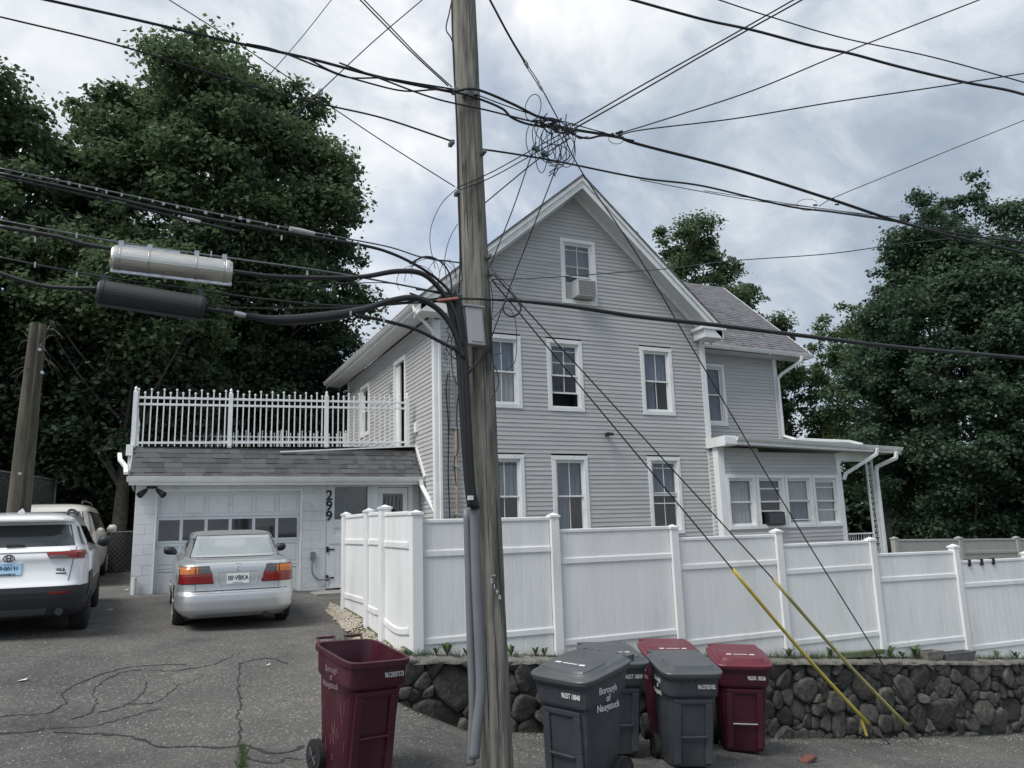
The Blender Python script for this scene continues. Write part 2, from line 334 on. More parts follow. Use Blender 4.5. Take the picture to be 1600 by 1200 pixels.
for pts, w in CR:
    q = spline([ground_pt(*p) for p in pts], 6); q = [np.array(p)+np.array([rng.normal(0, .012), rng.normal(0, .012), 0]) for p in q]
    for a, b in zip(q[:-1], q[1:]):
        d = b-a; n = np.array([-d[1], d[0], 0]); n = n/(np.linalg.norm(n)+1e-9)*w/2*(.5+1.3*random.random())
        vs = []
        for p in (a-n, a+n, b+n, b-n): vs.append((p[0], p[1], height(p[0], p[1])+.008*math.sin(p[0]*2.3+p[1])*math.cos(p[1]*1.7)+.006))
        mb.add(vs, [(0, 1, 2, 3)])
structure(mb.build('asphalt_cracks', asph_crack))
# loose grit scattered on the asphalt
def pebbles(name, spots, smin, smax, material):
    mb = MB()
    for x, y, z in spots:
        s = random.uniform(smin, smax); a = random.random()*6.28
        c, n_ = math.cos(a)*s, math.sin(a)*s
        h = s*random.uniform(.5, .9)
        mb.add([(x+c, y+n_, z), (x-n_, y+c*.8, z), (x-c, y-n_, z), (x+n_*.9, y-c, z), (x+c*.1, y, z+h)], [(0, 1, 4), (1, 2, 4), (2, 3, 4), (3, 0, 4)])
    return stuff(mb.build(name, material))
sp = []
for _ in range(2600):
    x, y = random.uniform(-3, 13), random.uniform(5, 9.15) if random.random() < .6 else random.uniform(5, 14)
    if x > 2.6 and y > 9.1: continue
    sp.append((x, y, height(x, y)))
for _ in range(900):
    x = random.uniform(2.6, 14); y = 9.12-abs(random.gauss(0, .22)); sp.append((x, y, height(x, y)))
pebbles('loose_grit', sp, .004, .014, mat('grit', (.3, .29, .27), .9, var=.4, vscale=60))
# gravel strip beside the fence
def strip_x(y): return float(np.interp(y, [9.3, 10, 12, 14.2], [2.55, 2.62, 2.74, 2.90]))
def strip_z(x, y): x0 = strip_x(y); t = min(1, max(0, (x-x0)/(2.96-x0+.001))); h0 = height(x0, y)+.004; return h0*(1-t)+min(h0+.16 if y > 10 else h0+.5, max(h0+.02, -1.37+(y-9.5)*.085))*t
mb = MB(); mb.grid(lambda u, v: (strip_x(9.3+v*4.9)+(2.97-strip_x(9.3+v*4.9))*u, 9.3+v*4.9, strip_z(strip_x(9.3+v*4.9)+(2.97-strip_x(9.3+v*4.9))*u, 9.3+v*4.9)+.012), 6, 20)
structure(mb.build('gravel_strip', soil, smooth=True))
sp = []
for _ in range(2400):
    y = random.uniform(9.35, 14.1); x = random.uniform(strip_x(y), 2.95)-abs(random.gauss(0, .02)); sp.append((x, y, strip_z(x, y)+.012))
pebbles('gravel_pebbles', sp, .012, .028, pebm)
# ------------------------------------------------------------------ stone retaining wall
wall = thing('stone_wall', 'low retaining wall of dark rounded fieldstones under the white fence', 'wall', (8, 9.2, -3))
def wall_top(x): return fence_z(x)-.03
def clip(poly, px, py, nx_, ny_):
    out = []
    for i in range(len(poly)):
        a, b = poly[i], poly[(i+1) % len(poly)]; da = (a[0]-px)*nx_+(a[1]-py)*ny_; db = (b[0]-px)*nx_+(b[1]-py)*ny_
        if da <= 0: out.append(a)
        if (da < 0) != (db < 0) and abs(da-db) > 1e-12:
            t = da/(da-db); out.append((a[0]+(b[0]-a[0])*t, a[1]+(b[1]-a[1])*t))
    return out
seeds = []
X0, X1 = 2.62, 16.2
tries = 0
while len(seeds) < 296 and tries < 60000:
    tries += 1
    x = random.uniform(X0, X1); t = random.random(); g0 = gz(x)-.08; z = g0+t*(wall_top(x)-g0)
    r = (.30 if x < 6 else .225)*random.choice([.42, .6, .8, 1, 1.25, 1.45])*(1-.55*tries/60000)
    if all((x-a)**2/1.15+(z-b)**2*1.25 > ((r+c)/2)**2*.98 for a, b, c in seeds): seeds.append((x, z, r))
nst = 0
for i, (x, z, r) in enumerate(seeds):
    poly = [(x-r*1.1, z-r*.95), (x+r*1.1, z-r*.95), (x+r*1.1, z+r*.95), (x-r*1.1, z+r*.95)]
    for j, (a, b, c) in enumerate(seeds):
        if j == i or abs(a-x) > 1 or abs(b-z) > 1: continue
        dx, dz = a-x, b-z; d = math.hypot(dx, dz); k = .5+(r-c)/(2.6*d); k = min(.85, max(.15, k))
        poly = clip(poly, x+dx*k, z+dz*k, dx/d, dz/d)
        if len(poly) < 3: break
    if len(poly) < 3: continue
    poly = clip(poly, x, wall_top(x)-.01, .0945, 1); poly = clip(poly, X0, z, -1, 0)
    if len(poly) < 3: continue
    # resample outline, shrink and round
    P = np.array(poly); c0 = P.mean(0); n = 11; L = np.vstack([P, P[:1]]); seg = np.linalg.norm(np.diff(L, axis=0), axis=1); cum = np.concatenate([[0], seg.cumsum()])
    R = np.array([[np.interp(t, cum, L[:, k]) for k in (0, 1)] for t in np.linspace(0, cum[-1], n, endpoint=False)])
    for _ in range(1): R = R*.8+.10*(np.roll(R, 1, 0)+np.roll(R, -1, 0))
    size = math.sqrt(max(1e-4, cum[-1]**2/13)); R = c0+(R-c0)*(1-.007/max(.06, size/2))*1.065*(1+rng.normal(0, .025, (n, 1)))
    yb = 9.2+random.uniform(-.03, .045); vs = []; tx, tz = random.gauss(0, .16), random.gauss(0, .16)
    for sc_, dy in ((1, .11), (1.0, .012), (.965, -.013), (.72, -.019)):
        for q in R:
            p = c0+(q-c0)*sc_*(1+random.gauss(0, .012)); vs.append((p[0], yb+dy*(.7+size*1.6)+(p[0]-c0[0])*tx+(p[1]-c0[1])*tz+random.gauss(0, .004), p[1]))
    vs.append((c0[0], yb-.020*(.7+size*1.6), c0[1]))
    fs = [(k*n+a, k*n+(a+1) % n, (k+1)*n+(a+1) % n, (k+1)*n+a) for k in range(3) for a in range(n)]+[(3*n+a, 3*n+(a+1) % n, 4*n) for a in range(n)]
    b = MB(); b.add(vs, fs); b.build('stone', stonem, wall, smooth=True); nst += 1
mb = MB(); xs = frange(X0+.02, X1, .25)
mb.grid(lambda u, v: (X0+.02+u*(X1-X0-.02), 9.235, gz(X0+u*(X1-X0))-.2+v*(wall_top(X0+u*(X1-X0))-.03-gz(X0+u*(X1-X0))+.2)), 50, 4)
mb.build('mortar', mortar, wall)
mb = MB()
def capf(u, v):
    x = X0+u*(X1-X0); w = random.gauss(0, .006); y = [9.15, 9.16, 9.3, 9.48][round(v*3)]+(random.gauss(0, .012) if v < .5 else 0)
    return (x, y, wall_top(x)+[-.05, -.005, .02, .03][round(v*3)]+w)
mb.grid(capf, 140, 4); mb.build('cap', captop, wall, smooth=True)
mb = MB(); mb.grid(lambda u, v: (X0+.015, 9.2+u*.35, -2.4+v*(wall_top(X0)-.02+2.4)), 3, 3); mb.build('wall_end', mortar, wall)
# ------------------------------------------------------------------ white vinyl fence
fence = thing('vinyl_fence', 'tall white vinyl privacy fence stepping down along the top of the stone wall', 'fence', (3, 9.5, -1.4))
PX = [3.04, 4.98, 6.93, 8.89, 10.90, 12.92, 14.9, 16.9]; PT = [.32, .25, .05, -.06, -.25, -.43, -.62, -.8]
PN = [.20, .03, -.14, -.30, -.52, -.72, -.9]
def post(parent, x, y, z0, z1, w=.127, m_=vinyl):
    p = MB().box(x-w/2, x+w/2, y-w/2, y+w/2, z0, z1-.05).build('post', m_, parent); bevel(p, .006)
    c = MB(); c.box(x-w/2-.012, x+w/2+.012, y-w/2-.012, y+w/2+.012, z1-.055, z1-.025)
    h = w/2+.004; c.add([(x-h, y-h, z1-.025), (x+h, y-h, z1-.025), (x+h, y+h, z1-.025), (x-h, y+h, z1-.025), (x, y, z1+.01)], [(0, 1, 4), (1, 2, 4), (2, 3, 4), (3, 0, 4)])
    c.build('post_cap', m_, p); return p
def fence_panel(parent, A, B, t0, t1, b0, b1, n, rails=(.42, 1.47), sag=0., m_=vinyl, boards=True, inset=.07):
    A = Vector((A[0], A[1], 0)); B = Vector((B[0], B[1], 0)); d = (B-A).normalized(); nrm = Vector((d.y, -d.x, 0)); a = A+d*inset; b = B-d*inset; L = (b-a).length
    def T(u, dd, z): p = a+d*u+nrm*dd; return (p.x, p.y, z)
    for i in range(n):
        u0, u1 = L*i/n+.0006, L*(i+1)/n-.0006; g = .005
        za = lambda u: t0+(t1-t0)*u/L-.02; zb = lambda u: b0+(b1-b0)*u/L
        mb = MB(); vs = []
        for u, dd in ((u0, .0085), (u0+g, .012), (u1-g, .012), (u1, .0085)): vs.append(T(u, dd+random.gauss(0, .0005), zb(u))); vs.append(T(u, dd, za(u)))
        vs += [T(u0, -.012, zb(u0)), T(u0, -.012, za(u0)), T(u1, -.012, zb(u1)), T(u1, -.012, za(u1))]
        mb.add(vs, [(0, 2, 3, 1), (2, 4, 5, 3), (4, 6, 7, 5), (8, 0, 1, 9), (6, 10, 11, 7), (10, 8, 9, 11), (1, 3, 5, 7, 11, 9)])
        mb.build('board', m_, parent)
    def rail(off_, h, dd, nm, sg=0., cut=.0):
        mb = MB(); k = 9; vs = []
        for i in range(k):
            u = L*i/(k-1); z = t0+(t1-t0)*u/L-off_ - sg*math.sin(math.pi*u/L) + (cut*(1-u/L))
            for q, zz_ in ((-dd, z-h/2), (-dd, z+h/2), (dd-.006, z+h/2), (dd, z+h/2-.012), (dd, z-h/2+.012), (dd-.006, z-h/2)): vs.append(T(u, q, zz_))
        fs = [(i*6+j, i*6+(j+1) % 6, (i+1)*6+(j+1) % 6, (i+1)*6+j) for i in range(k-1) for j in range(6)]+[(5, 4, 3, 2, 1, 0), tuple(range((k-1)*6, k*6))]
        mb.add(vs, fs); mb.build(nm, m_, parent)
    rail(.02, .055, .026, 'rail')
    for k, r_ in enumerate(rails): rail(r_, .085, .03, 'rail', sag if k == 1 else 0)
for i, x in enumerate(PX):
    w = .14 if i == 0 else .127
    post(fence, x, 9.5, fence_z(x)-.12, PT[i], w)
    if i < 7: fence_panel(fence, (x, 9.5), (PX[i+1], 9.5), PN[i], PN[i]-(.0 if i < 4 else .02), fence_z(x)-.06, fence_z(PX[i+1])-.06, 13)
SX = 3.0; SY = [(9.5, .32), (10.72, .44), (11.6, .43), (13.1, .43)]
for k, (y, t) in enumerate(SY[1:]): post(fence, SX-.02, y, strip_z(2.9, y)-.1, t, .15 if k == 0 else .127)
for k in range(3):
    y0, y1 = SY[k][0], SY[k+1][0]; t = [(.31, .33), (.35, .36), (.36, .37)][k]
    # seen from the driveway side
    fence_panel(fence, (SX-.02, y1), (SX-.02, y0), t[1], t[0], strip_z(2.9, y1)-.05, strip_z(2.9, y0)-.05, [8, 6, 10][k], rails=(.42, [1.45, 1.36, 1.28][k]), sag=[.05, .02, .0][k])
# three dark clips on the sixth panel
for x, w_ in zip((13.25, 13.58, 13.9), ('leftmost', 'middle', 'rightmost')):
    tag(MB().box(x-.025, x+.025, 9.455, 9.545, PN[5]-.10, PN[5]+.015).build('fence_clip', inkb), w_+' of three small black clips on the far fence rail', 'clip', 'black clips on the fence rail')
# ------------------------------------------------------------------ house
house = thing('clapboard_house', 'tall grey clapboard house with white trim, steep gable and enclosed side porch', 'house', (9.5, 16.3, -1.3))
HX0, HX1, HY, HYB = 5.69, 13.3, 16.3, 24.8
EX = .1016
class Frame:      # wall-local frame: u along the wall, d outwards, z up
    def __init__(s, O, U, Nn): s.O = Vector(O); s.U = Vector(U); s.N = Vector(Nn)
    def __call__(s, u, d, z): p = s.O+s.U*u+s.N*d; return (p.x, p.y, p.z+z)
def boards(F, u0f, u1f, z0, z1, holes, parent, ex=EX, joined=False):
    mb = MB()
    n = int((z1-z0)/ex)
    for k in range(n):
        z = z0+k*ex; a, b = u0f(z+ex*.5), u1f(z+ex*.5)
        if b-a < .05: continue
        segs = [(a, b)]
        if b-a > 4 and not joined and k % 2:
            j_ = a+(b-a)*random.uniform(.25, .75); segs = [(a, j_-.0015), (j_+.0015, b)]
        for (h0, h1, q0, q1) in holes:
            if z > q0-.02 and z+ex*.45 < q1:
                ns = []
                for s0, s1 in segs:
                    if h1 <= s0 or h0 >= s1: ns.append((s0, s1))
                    else:
                        if h0 > s0: ns.append((s0, h0))
                        if h1 < s1: ns.append((h1, s1))
                segs = ns
        if not joined: mb = MB()
        for s0, s1 in segs:
            if not joined: mb = MB()
            m_ = max(1, int((s1-s0)/1.5)); us = [s0+(s1-s0)*i/m_ for i in range(m_+1)]
            for ua, ub in zip(us[:-1], us[1:]):
                wa = .0015*math.sin(ua*2+k*1.3); wb = .0015*math.sin(ub*2+k*1.3)
                vs = [F(ua, .0, z), F(ub, .0, z), F(ua, .019+wa, z), F(ub, .019+wb, z), F(ua, .004, z+ex+.004), F(ub, .004, z+ex+.004)]
                mb.add(vs, [(0, 1, 3, 2), (2, 3, 5, 4)])
            if not joined and mb.v: mb.build('siding_board', siding, parent)
    if joined: stuff(mb.build('siding_boards', siding, parent))
def window(F, parent, u0, u1, z0, z1, cas=.10, grid='v', lower='curtain', upper='curtain', meet=.5, raised=0., label=None, storm=()):
    w = MB(); D = .034
    w.box(u0, u1, -.05, D+.004, z1-cas, z1, F); w.box(u0, u1, -.05, D+.004, z0, z0+cas, F); w.box(u0, u0+cas, -.05, D, z0+cas, z1-cas, F); w.box(u1-cas, u1, -.05, D, z0+cas, z1-cas, F)
    o = w.build('window', white, parent); bevel(o, .004)
    if label: o['label'] = label
    a, b, c, d = u0+cas, u1-cas, z0+cas, z1-cas
    # liner and sashes
    s = MB(); q = .028
    for (x0, x1, y0, y1) in ((a, b, d-q, d), (a, b, c, c+q), (a, a+q, c+q, d-q), (b-q, b, c+q, d-q)): s.box(x0, x1, -.09, -.004, y0, y1, F)
    zm = c+(d-c)*meet; t = .038
    def sash(z_0, z_1, dep):
        for (x0, x1, y0, y1) in ((a+q, b-q, z_1-t, z_1), (a+q, b-q, z_0, z_0+t), (a+q, a+q+t, z_0+t, z_1-t), (b-q-t, b-q, z_0+t, z_1-t)): s.box(x0, x1, dep-.028, dep, y0, y1, F)
        cx = (a+b)/2
        if 'v' in grid: s.box(cx-.008, cx+.008, dep-.02, dep-.006, z_0+t, z_1-t, F)
        return (a+q+t, b-q-t, z_0+t, z_1-t, dep-.014)
    p1 = sash(zm-t/2, d-q, -.03); p2 = sash(c+q+raised, zm+t/2+raised*.999, -.06)
    if 'h' in grid:
        zc = p1[3]-.12
        for e in ((p1[0], p1[1]),): s.box(e[0], e[1], -.05, -.036, zc-.007, zc+.007, F)
    for zf in storm: zc = c+(d-c)*zf; s.box(a+q, b-q, -.028, -.012, zc-.012, zc+.012, F)
    s.build('sash', white, o)
    for p in (p1, p2): MB().add([F(p[0], p[4], p[2]), F(p[1], p[4], p[2]), F(p[1], p[4], p[3]), F(p[0], p[4], p[3])], [(0, 1, 2, 3)]).build('pane', glass, o)
    # room recess
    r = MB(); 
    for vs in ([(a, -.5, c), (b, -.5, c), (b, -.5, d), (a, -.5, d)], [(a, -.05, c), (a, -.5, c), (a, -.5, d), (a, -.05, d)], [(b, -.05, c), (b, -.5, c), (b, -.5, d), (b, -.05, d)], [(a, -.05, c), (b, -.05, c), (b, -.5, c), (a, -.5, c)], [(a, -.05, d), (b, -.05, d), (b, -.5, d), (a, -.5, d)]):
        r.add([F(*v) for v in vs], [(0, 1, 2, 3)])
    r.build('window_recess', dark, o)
    def drape(z_0, z_1, x0, x1, mt):
        k = 40; mb = MB(); ph = random.random()*6
        for i in range(k+1):
            u = x0+(x1-x0)*i/k; dd = -.13+.016*math.sin(u*48+ph)+.006*math.sin(u*113)
            mb.v += [F(u, dd, z_0), F(u, dd*1.02, z_1)]
        mb.f += [(2*i, 2*i+2, 2*i+3, 2*i+1) for i in range(k)]
        mb.build('curtain', mt, o)
    if upper == 'curtain': drape(zm, d, a, b, curtain)
    if upper == 'white': drape(zm, d, a, b, curtain_w)
    if lower == 'curtain': drape(c, zm, a, b, curtain)
    if lower == 'white': drape(c, zm, a, b, curtain_w)
    if lower == 'half': drape(c, zm, a, (a+b)/2, curtain)
    return o
front = Frame((0, HY, 0), (1, 0, 0), (0, -1, 0))
PKX, PKZ, ELX, ELZ, ERX, ERZ = 9.5, 8.8, 5.2, 5.2, 13.57, 5.2
def gab_l(z): return max(HX0+.1, ELX+(z+.24-ELZ)*(PKX-ELX)/(PKZ-ELZ)) if z > 4.7 else HX0+.1
def gab_r(z): return min(HX1-.1, ERX-(z+.24-ERZ)*(ERX-PKX)/(PKZ-ERZ)) if z > 4.7 else HX1-.1
fw = [(9.04, 10.06, 5.58, 7.30), (6.86, 7.85, 2.87, 4.63), (8.54, 9.53, 2.85, 4.63), (11.24, 12.23, 2.85, 4.63), (6.86, 7.84, -.13, 1.79), (8.56, 9.54, -.13, 1.78), (11.27, 12.26, -.13, 1.79)]
boards(front, gab_l, gab_r, -1.32, 8.62, fw, house)
wl = ['attic window with an air conditioner in its lower sash', 'upper window behind the utility pole', 'upper middle window with its lower sash raised', 'upper right window beside the corner', 'ground floor window behind the utility pole', 'ground floor middle window', 'ground floor right window with screen bars']
ws = [dict(grid='vh', lower='none', upper='curtain', meet=.42, raised=.27), dict(lower='white'), dict(grid='vh', lower='none', raised=.32), dict(lower='half'), dict(lower='none'), dict(lower='half'), dict(grid='vh', lower='none', upper='curtain', storm=(.53, .38))]
for (a, b, c, d), l, k in zip(fw, wl, ws): window(front, house, a, b, c, d, label=l, **k)
# corner boards
for x0, x1 in ((HX0-.012, HX0+.14), (HX1-.14, HX1+.012)):
    c = MB(); c.box(x0, x1, HY-.03, HY+.02, -1.35, 4.86); 
    xs_ = HX0 if x0 < 9 else HX1
    c.box(*((xs_-.03, xs_-.012) if x0 < 9 else (xs_+.012, xs_+.03)), HY-.03, HY+.13, -1.35, 4.9); bevel(c.build('corner_board', white, house), .003)
# left side wall
left = Frame((HX0, 0, 0), (0, -1, 0), (-1, 0, 0))    # u = -y
lw = [(-19.5, -18.46, 2.0, 4.52), (-23.1, -22.1, 2.95, 4.5)]
boards(left, lambda z: -HYB+.1, lambda z: -HY-.02-.1, -1.32, 5.02, lw, house, joined=True)
MB().box(HX0-.03, HX0+.02, HYB-.12, HYB+.02, -1.3, 5.0).build('corner_board', white, house)
window(left, house, -23.1, -22.1, 2.95, 4.5, grid='', lower='none', upper='none', label='side window above the garage deck')
# deck door, standing partly open
d = MB(); 
for q in ((-19.5, -18.46, 4.42, 4.54), (-19.5, -19.4, 2.0, 4.42), (-18.56, -18.46, 2.0, 4.42)): d.box(q[0], q[1], -.05, .035, q[2], q[3], left)
dd = d.build('door', white, house); dd['label'] = 'open deck door on the side wall'
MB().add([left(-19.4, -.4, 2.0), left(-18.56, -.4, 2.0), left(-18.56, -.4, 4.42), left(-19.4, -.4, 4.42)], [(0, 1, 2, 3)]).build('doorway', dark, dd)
d = MB(); d.box(-19.4, -19.1, -.06, -.02, 2.02, 4.40, left); d.build('door_leaf', white, dd)
MB().box(HX0-.06, HX0-.012, 19.75, 19.9, 3.75, 4.05).build('wall_lamp', boxgray, house)
MB().box(HX0-.07, HX0-.012, 17.5, 17.68, 2.42, 2.66).build('outlet_box', white, house)
# hidden back walls so the house is closed
bk = MB(); bk.box(HX0+.02, HX1-.02, HYB-.02, HYB+.1, -1.4, 5.0); bk.add([(HX0, HYB, 5), (HX1, HYB, 5), (PKX, HYB, 8.5)], [(0, 1, 2)]); bk.box(HX1-.08, HX1-.01, HY+.14, HYB, -1.4, 5.0)
bk.build('rear_walls', siding, house)
# main roof
rf = MB(); YF, YB = 15.78, 26.1; th = .10
for (ex, ez, s) in ((ELX, ELZ, -1), (ERX, ERZ, 1)):
    dx, dz = ex-PKX, ez-PKZ; L_ = math.hypot(dx, dz); n = Vector((-dz*s, 0, dx*s))/L_; n = n if n.z > 0 else -n
    P0 = Vector((PKX, 0, PKZ+.06)); P1 = Vector((ex, 0, ez+.06))+Vector((dx, 0, dz))/L_*.05
    vs = []
    for y in (YF-.03, YB): vs += [P0+Vector((0, y, 0)), P1+Vector((0, y, 0)), P1+Vector((0, y, 0))-n*.05, P0+Vector((0, y, 0))-n*.05]
    rf.add(vs, [(0, 1, 5, 4), (1, 2, 6, 5), (2, 3, 7, 6), (0, 3, 2, 1), (4, 5, 6, 7)])
roof = rf.build('roof', shingle2, house)
for (ex, ez) in ((ELX, ELZ), (ERX, ERZ)):
    dx, dz = ex-PKX, ez-PKZ; L_ = math.hypot(dx, dz); t = Vector((dx, 0, dz))/L_; n = Vector((abs(dz), 0, abs(dx)))/L_; n.x *= (1 if dx > 0 else -1)
    A = Vector((PKX, 0, PKZ)); B = Vector((ex, 0, ez))
    # rake fascia (vertical board) with crown strip, soffit, frieze
    def strip(a, b, y0, y1, up0, up1, nm, mt, ins=0):
        pa, pb = a, b
        m_ = MB(); vs = [Vector((p.x, y, p.z+u_)) for y in (y0, y1) for p, u_ in ((pa, up0), (pb, up0), (pb, up1), (pa, up1))]
        m_.add(vs, [(0, 1, 2, 3), (7, 6, 5, 4), (0, 4, 5, 1), (1, 5, 6, 2), (2, 6, 7, 3), (3, 7, 4, 0)]); m_.build(nm, mt, house)
    strip(A, B, 15.80, 15.83, -.30, 0.0, 'rake_board', white); strip(A, B, 15.765, 15.798, -.12, .015, 'rake_moulding', white)
    strip(A, B, 15.83, 16.27, -.215, -.20, 'soffit', soffit); strip(A, B, 16.24, 16.279, -.36, -.216, 'frieze_board', white)
# cornice returns and left eave
cr = MB(); cr.box(12.98, 13.62, 15.80, 16.27, 4.90, 5.12); cr.box(12.90, 13.70, 15.77, 16.27, 5.12, 5.20); bevel(cr.build('cornice_return', white, house), .01)
cl_ = MB(); cl_.box(ELX+.0, 5.83, 15.80, 16.27, 4.88, 5.10); bevel(cl_.build('cornice_return', white, house), .01)
ev = MB(); ev.add([(ELX+.03, 16.27, 5.08), (HX0, 16.27, 5.04), (HX0, YB, 5.04), (ELX+.03, YB, 5.08)], [(0, 3, 2, 1)]); ev.build('soffit', soffit, house)
ev = MB(); ev.box(ELX+.02, ELX+.045, 15.8, YB, 5.02, 5.22); ev.build('eave_fascia', white, house)
ev = MB(); ev.add([(ERX-.03, 16.27, 5.08), (HX1, 16.27, 5.04), (HX1, YB, 5.04), (ERX-.03, YB, 5.08)], [(0, 1, 2, 3)]); ev.build('soffit', soffit, house)
def gutter(a, b, parent, w=.11, h=.10, side=(0, -1, 0)):
    a = Vector(a); b = Vector(b); s = Vector(side); mb = MB(); vs = []
    prof = [(0, 0), (0, -h), (.06, -h), (w*.8, -h*.55), (w*.82, -h*.25), (w, -h*.12), (w, 0), (w-.008, 0), (w*.78, -h*.3), (.05, -h+.012), (.01, -h+.012), (.01, 0)]
    n = len(prof)
    for p in (a, b): vs += [p+s*q+Vector((0, 0, r)) for q, r in prof]
    mb.add(vs, [(i, (i+1) % n, n+(i+1) % n, n+i) for i in range(n)]+[tuple(range(n))[::-1], tuple(range(n, 2*n))]); return mb.build('gutter', white, parent)
gutter((ELX+.02, 15.8, 5.2), (ELX+.02, YB, 5.2), house, side=(-1, 0, 0)); gutter((ERX-.02, 15.8, 5.14), (ERX-.02, 17.6, 5.14), house, side=(1, 0, 0))
def spout(pts, parent, w=.075, mt=white, nm='downspout'):
    mb = MB(); 
    for a, b in zip(pts[:-1], pts[1:]):
        a = Vector(a); b = Vector(b); d = (b-a).normalized()*.02; mb.beam(a-d, b+d, w, w*.8, up=(0, 1, .01) if abs((b-a).normalized().y) < .8 else (0, 0, 1))
    return bevel(mb.build(nm, mt, parent), .012, 2)
# downspout from left eave to the corner, then down the corner
spout([(ELX-.03, 16.2, 5.08), (ELX-.02, 16.15, 4.96), (HX0+.02, 16.20, 4.44), (HX0+.08, 16.20, 4.30), (HX0+.08, 16.20, -1.2)], house, .07)
# wing behind, right
wing = Frame((0, 17.8, 0), (1, 0, 0), (0, -1, 0)); WX1 = 17.25
ww = (14.22, 15.21, 2.87, 4.72)
boards(wing, lambda z: HX1+.005, lambda z: WX1-.1, 2.3, 5.06, [ww], house)
window(wing, house, *ww, grid='', lower='curtain', label='upper window of the wing beside the corner board')
MB().box(WX1-.14, WX1+.01, 17.77, 17.82, 2.2, 5.06).build('corner_board', white, house)
w_ = MB(); w_.box(WX1-.06, WX1, 17.83, 24.2, -1.5, 5.0); w_.box(HX1, WX1, 24.1, 24.2, -1.5, 5.0); w_.add([(WX1, 17.8, 5), (WX1, 24.2, 5), (WX1, 21, 8.1)], [(0, 1, 2)]); w_.build('wing_walls', siding, house)
def quadslab(P, th_, mb):     # 4 points, thickness downwards
    P = [Vector(p) for p in P]; n = (P[1]-P[0]).cross(P[3]-P[0]).normalized(); n = n if n.z > 0 else -n
    return mb.add(P+[p-n*th_ for p in P], [(0, 1, 2, 3), (7, 6, 5, 4), (0, 4, 5, 1), (1, 5, 6, 2), (2, 6, 7, 3), (3, 7, 4, 0)])
def shingle_rows(P0, U, V, nu, rows, ex, wid, thick, mbx):    # joined shingles of a far roof
    P0, U, V = Vector(P0), Vector(U), Vector(V); n = U.cross(V).normalized(); n = n if n.z > 0 else -n
    for r in range(rows):
        u = -random.random()*wid
        while u < nu:
            w2 = wid*random.uniform(.7, 1.3); a, b = max(0, u), min(nu, u+w2)
            if b-a > .02:
                l = thick*random.uniform(.8, 1.5); q = P0+V*(r*ex)
                mbx.add([q+U*a+n*l, q+U*(b-.004)+n*l, q+U*(b-.004)+V*ex+n*.002, q+U*a+V*ex+n*.002, q+U*a, q+U*(b-.004)], [(0, 1, 2, 3), (4, 5, 1, 0)])
            u += w2
    return mbx
wr = MB(); RX0, RX1 = 13.35, 18.22
quadslab([(12.4, 17.28, 5.18), (RX1, 17.28, 5.12), (RX1, 21, 8.42), (11, 21, 8.42)], .08, wr); quadslab([(11, 21, 8.42), (RX1, 21, 8.42), (RX1, 24.7, 5.1), (11, 24.7, 5.1)], .08, wr)
wr.build('wing_roof', shingle2, house)
V = Vector((0, 3.72, 3.28)); Ls = V.length; V.normalize()
sm = shingle_rows((HX1+.3, 17.27, 5.165), (1, 0, -.0115), V, RX1-HX1-.28, int(Ls/.14), .14, .3, .012, MB())
o = sm.build('roof_shingles', mat('wing_shingle', (.15, .15, .16), .95, var=.35, vscale=3.5, bump=.4, bscale=140), house); stuff(o)
gutter((HX1-.1, 17.28, 5.15), (RX1+.02, 17.28, 5.09), house)
MB().add([(HX1, 17.3, 5.03), (RX1, 17.3, 4.98), (RX1, 17.8, 4.98), (HX1, 17.8, 5.03)], [(3, 2, 1, 0)]).build('soffit', soffit, house)
rk = MB(); rk.beam((RX1+.01, 17.3, 5.05), (RX1+.01, 21, 8.33), .02, .16); rk.build('rake_board', white, house)
spout([(17.75, 17.2, 5.0), (17.72, 17.22, 4.86), (17.3, 17.62, 4.52), (17.2, 17.70, 4.38), (17.2, 17.70, 2.62), (17.4, 17.45, 2.5), (19.0, 16.9, 2.40), (19.35, 16.75, 2.30)], house, .085)
# enclosed porch
PY = 15.95; por = Frame((0, PY, 0), (1, 0, 0), (0, -1, 0))
pw = [(13.40+i*.985, 13.40+i*.985+.965, -.08, 1.31) for i in range(4)]
def ptop(x): return 2.09-(x-13.3)*.033
boards(por, lambda z: 13.42, lambda z: min(17.33, 13.3+(2.09-z-.09)/.033) if z > 1.85 else 17.33, -1.75, 2.06, [(13.40, 17.33, -.08, 1.31)], house)
for i, q in enumerate(pw):
    window(por, house, *q, cas=.085, grid='', lower=['white', 'none', 'curtain', 'white'][i], upper=['white', 'curtain', 'white', 'white'][i], label=['leftmost', 'second', 'third', 'rightmost'][i]+' of the four porch windows'+(', with a dark air conditioner' if i == 1 else ''), storm=[(), (.78, .3), (.52, .1), (.92, .8, .3)][i], meet=.5, raised=.32 if i == 1 else 0)
cb = MB(); cb.box(13.22, 13.40, PY-.03, PY+.02, -1.8, 2.07); cb.box(13.19, 13.22, PY-.03, PY+.17, -1.8, 2.09); bevel(cb.build('porch_post', white, house), .004); bevel(MB().box(17.31, 17.46, PY-.03, PY+.12, -1.9, 1.93).build('porch_post', white, house), .004)
boards(Frame((13.22, 0, 0), (0, -1, 0), (-1, 0, 0)), lambda z: -HY, lambda z: -PY-.17, -1.7, 2.05, [], house, joined=True)
pr = MB(); G0, G1 = (13.42, 15.5, 2.26), (19.25, 15.5, 2.07)
quadslab([(13.32, 15.5, 2.27), (19.4, 15.5, 2.08), (19.4, 17.75, 2.42), (13.32, 17.75, 2.62)], .05, pr); pr.build('porch_roof', shingle2, house)
gutter((13.46, 15.5, 2.255), (19.4, 15.5, 2.065), house, .12, .11)
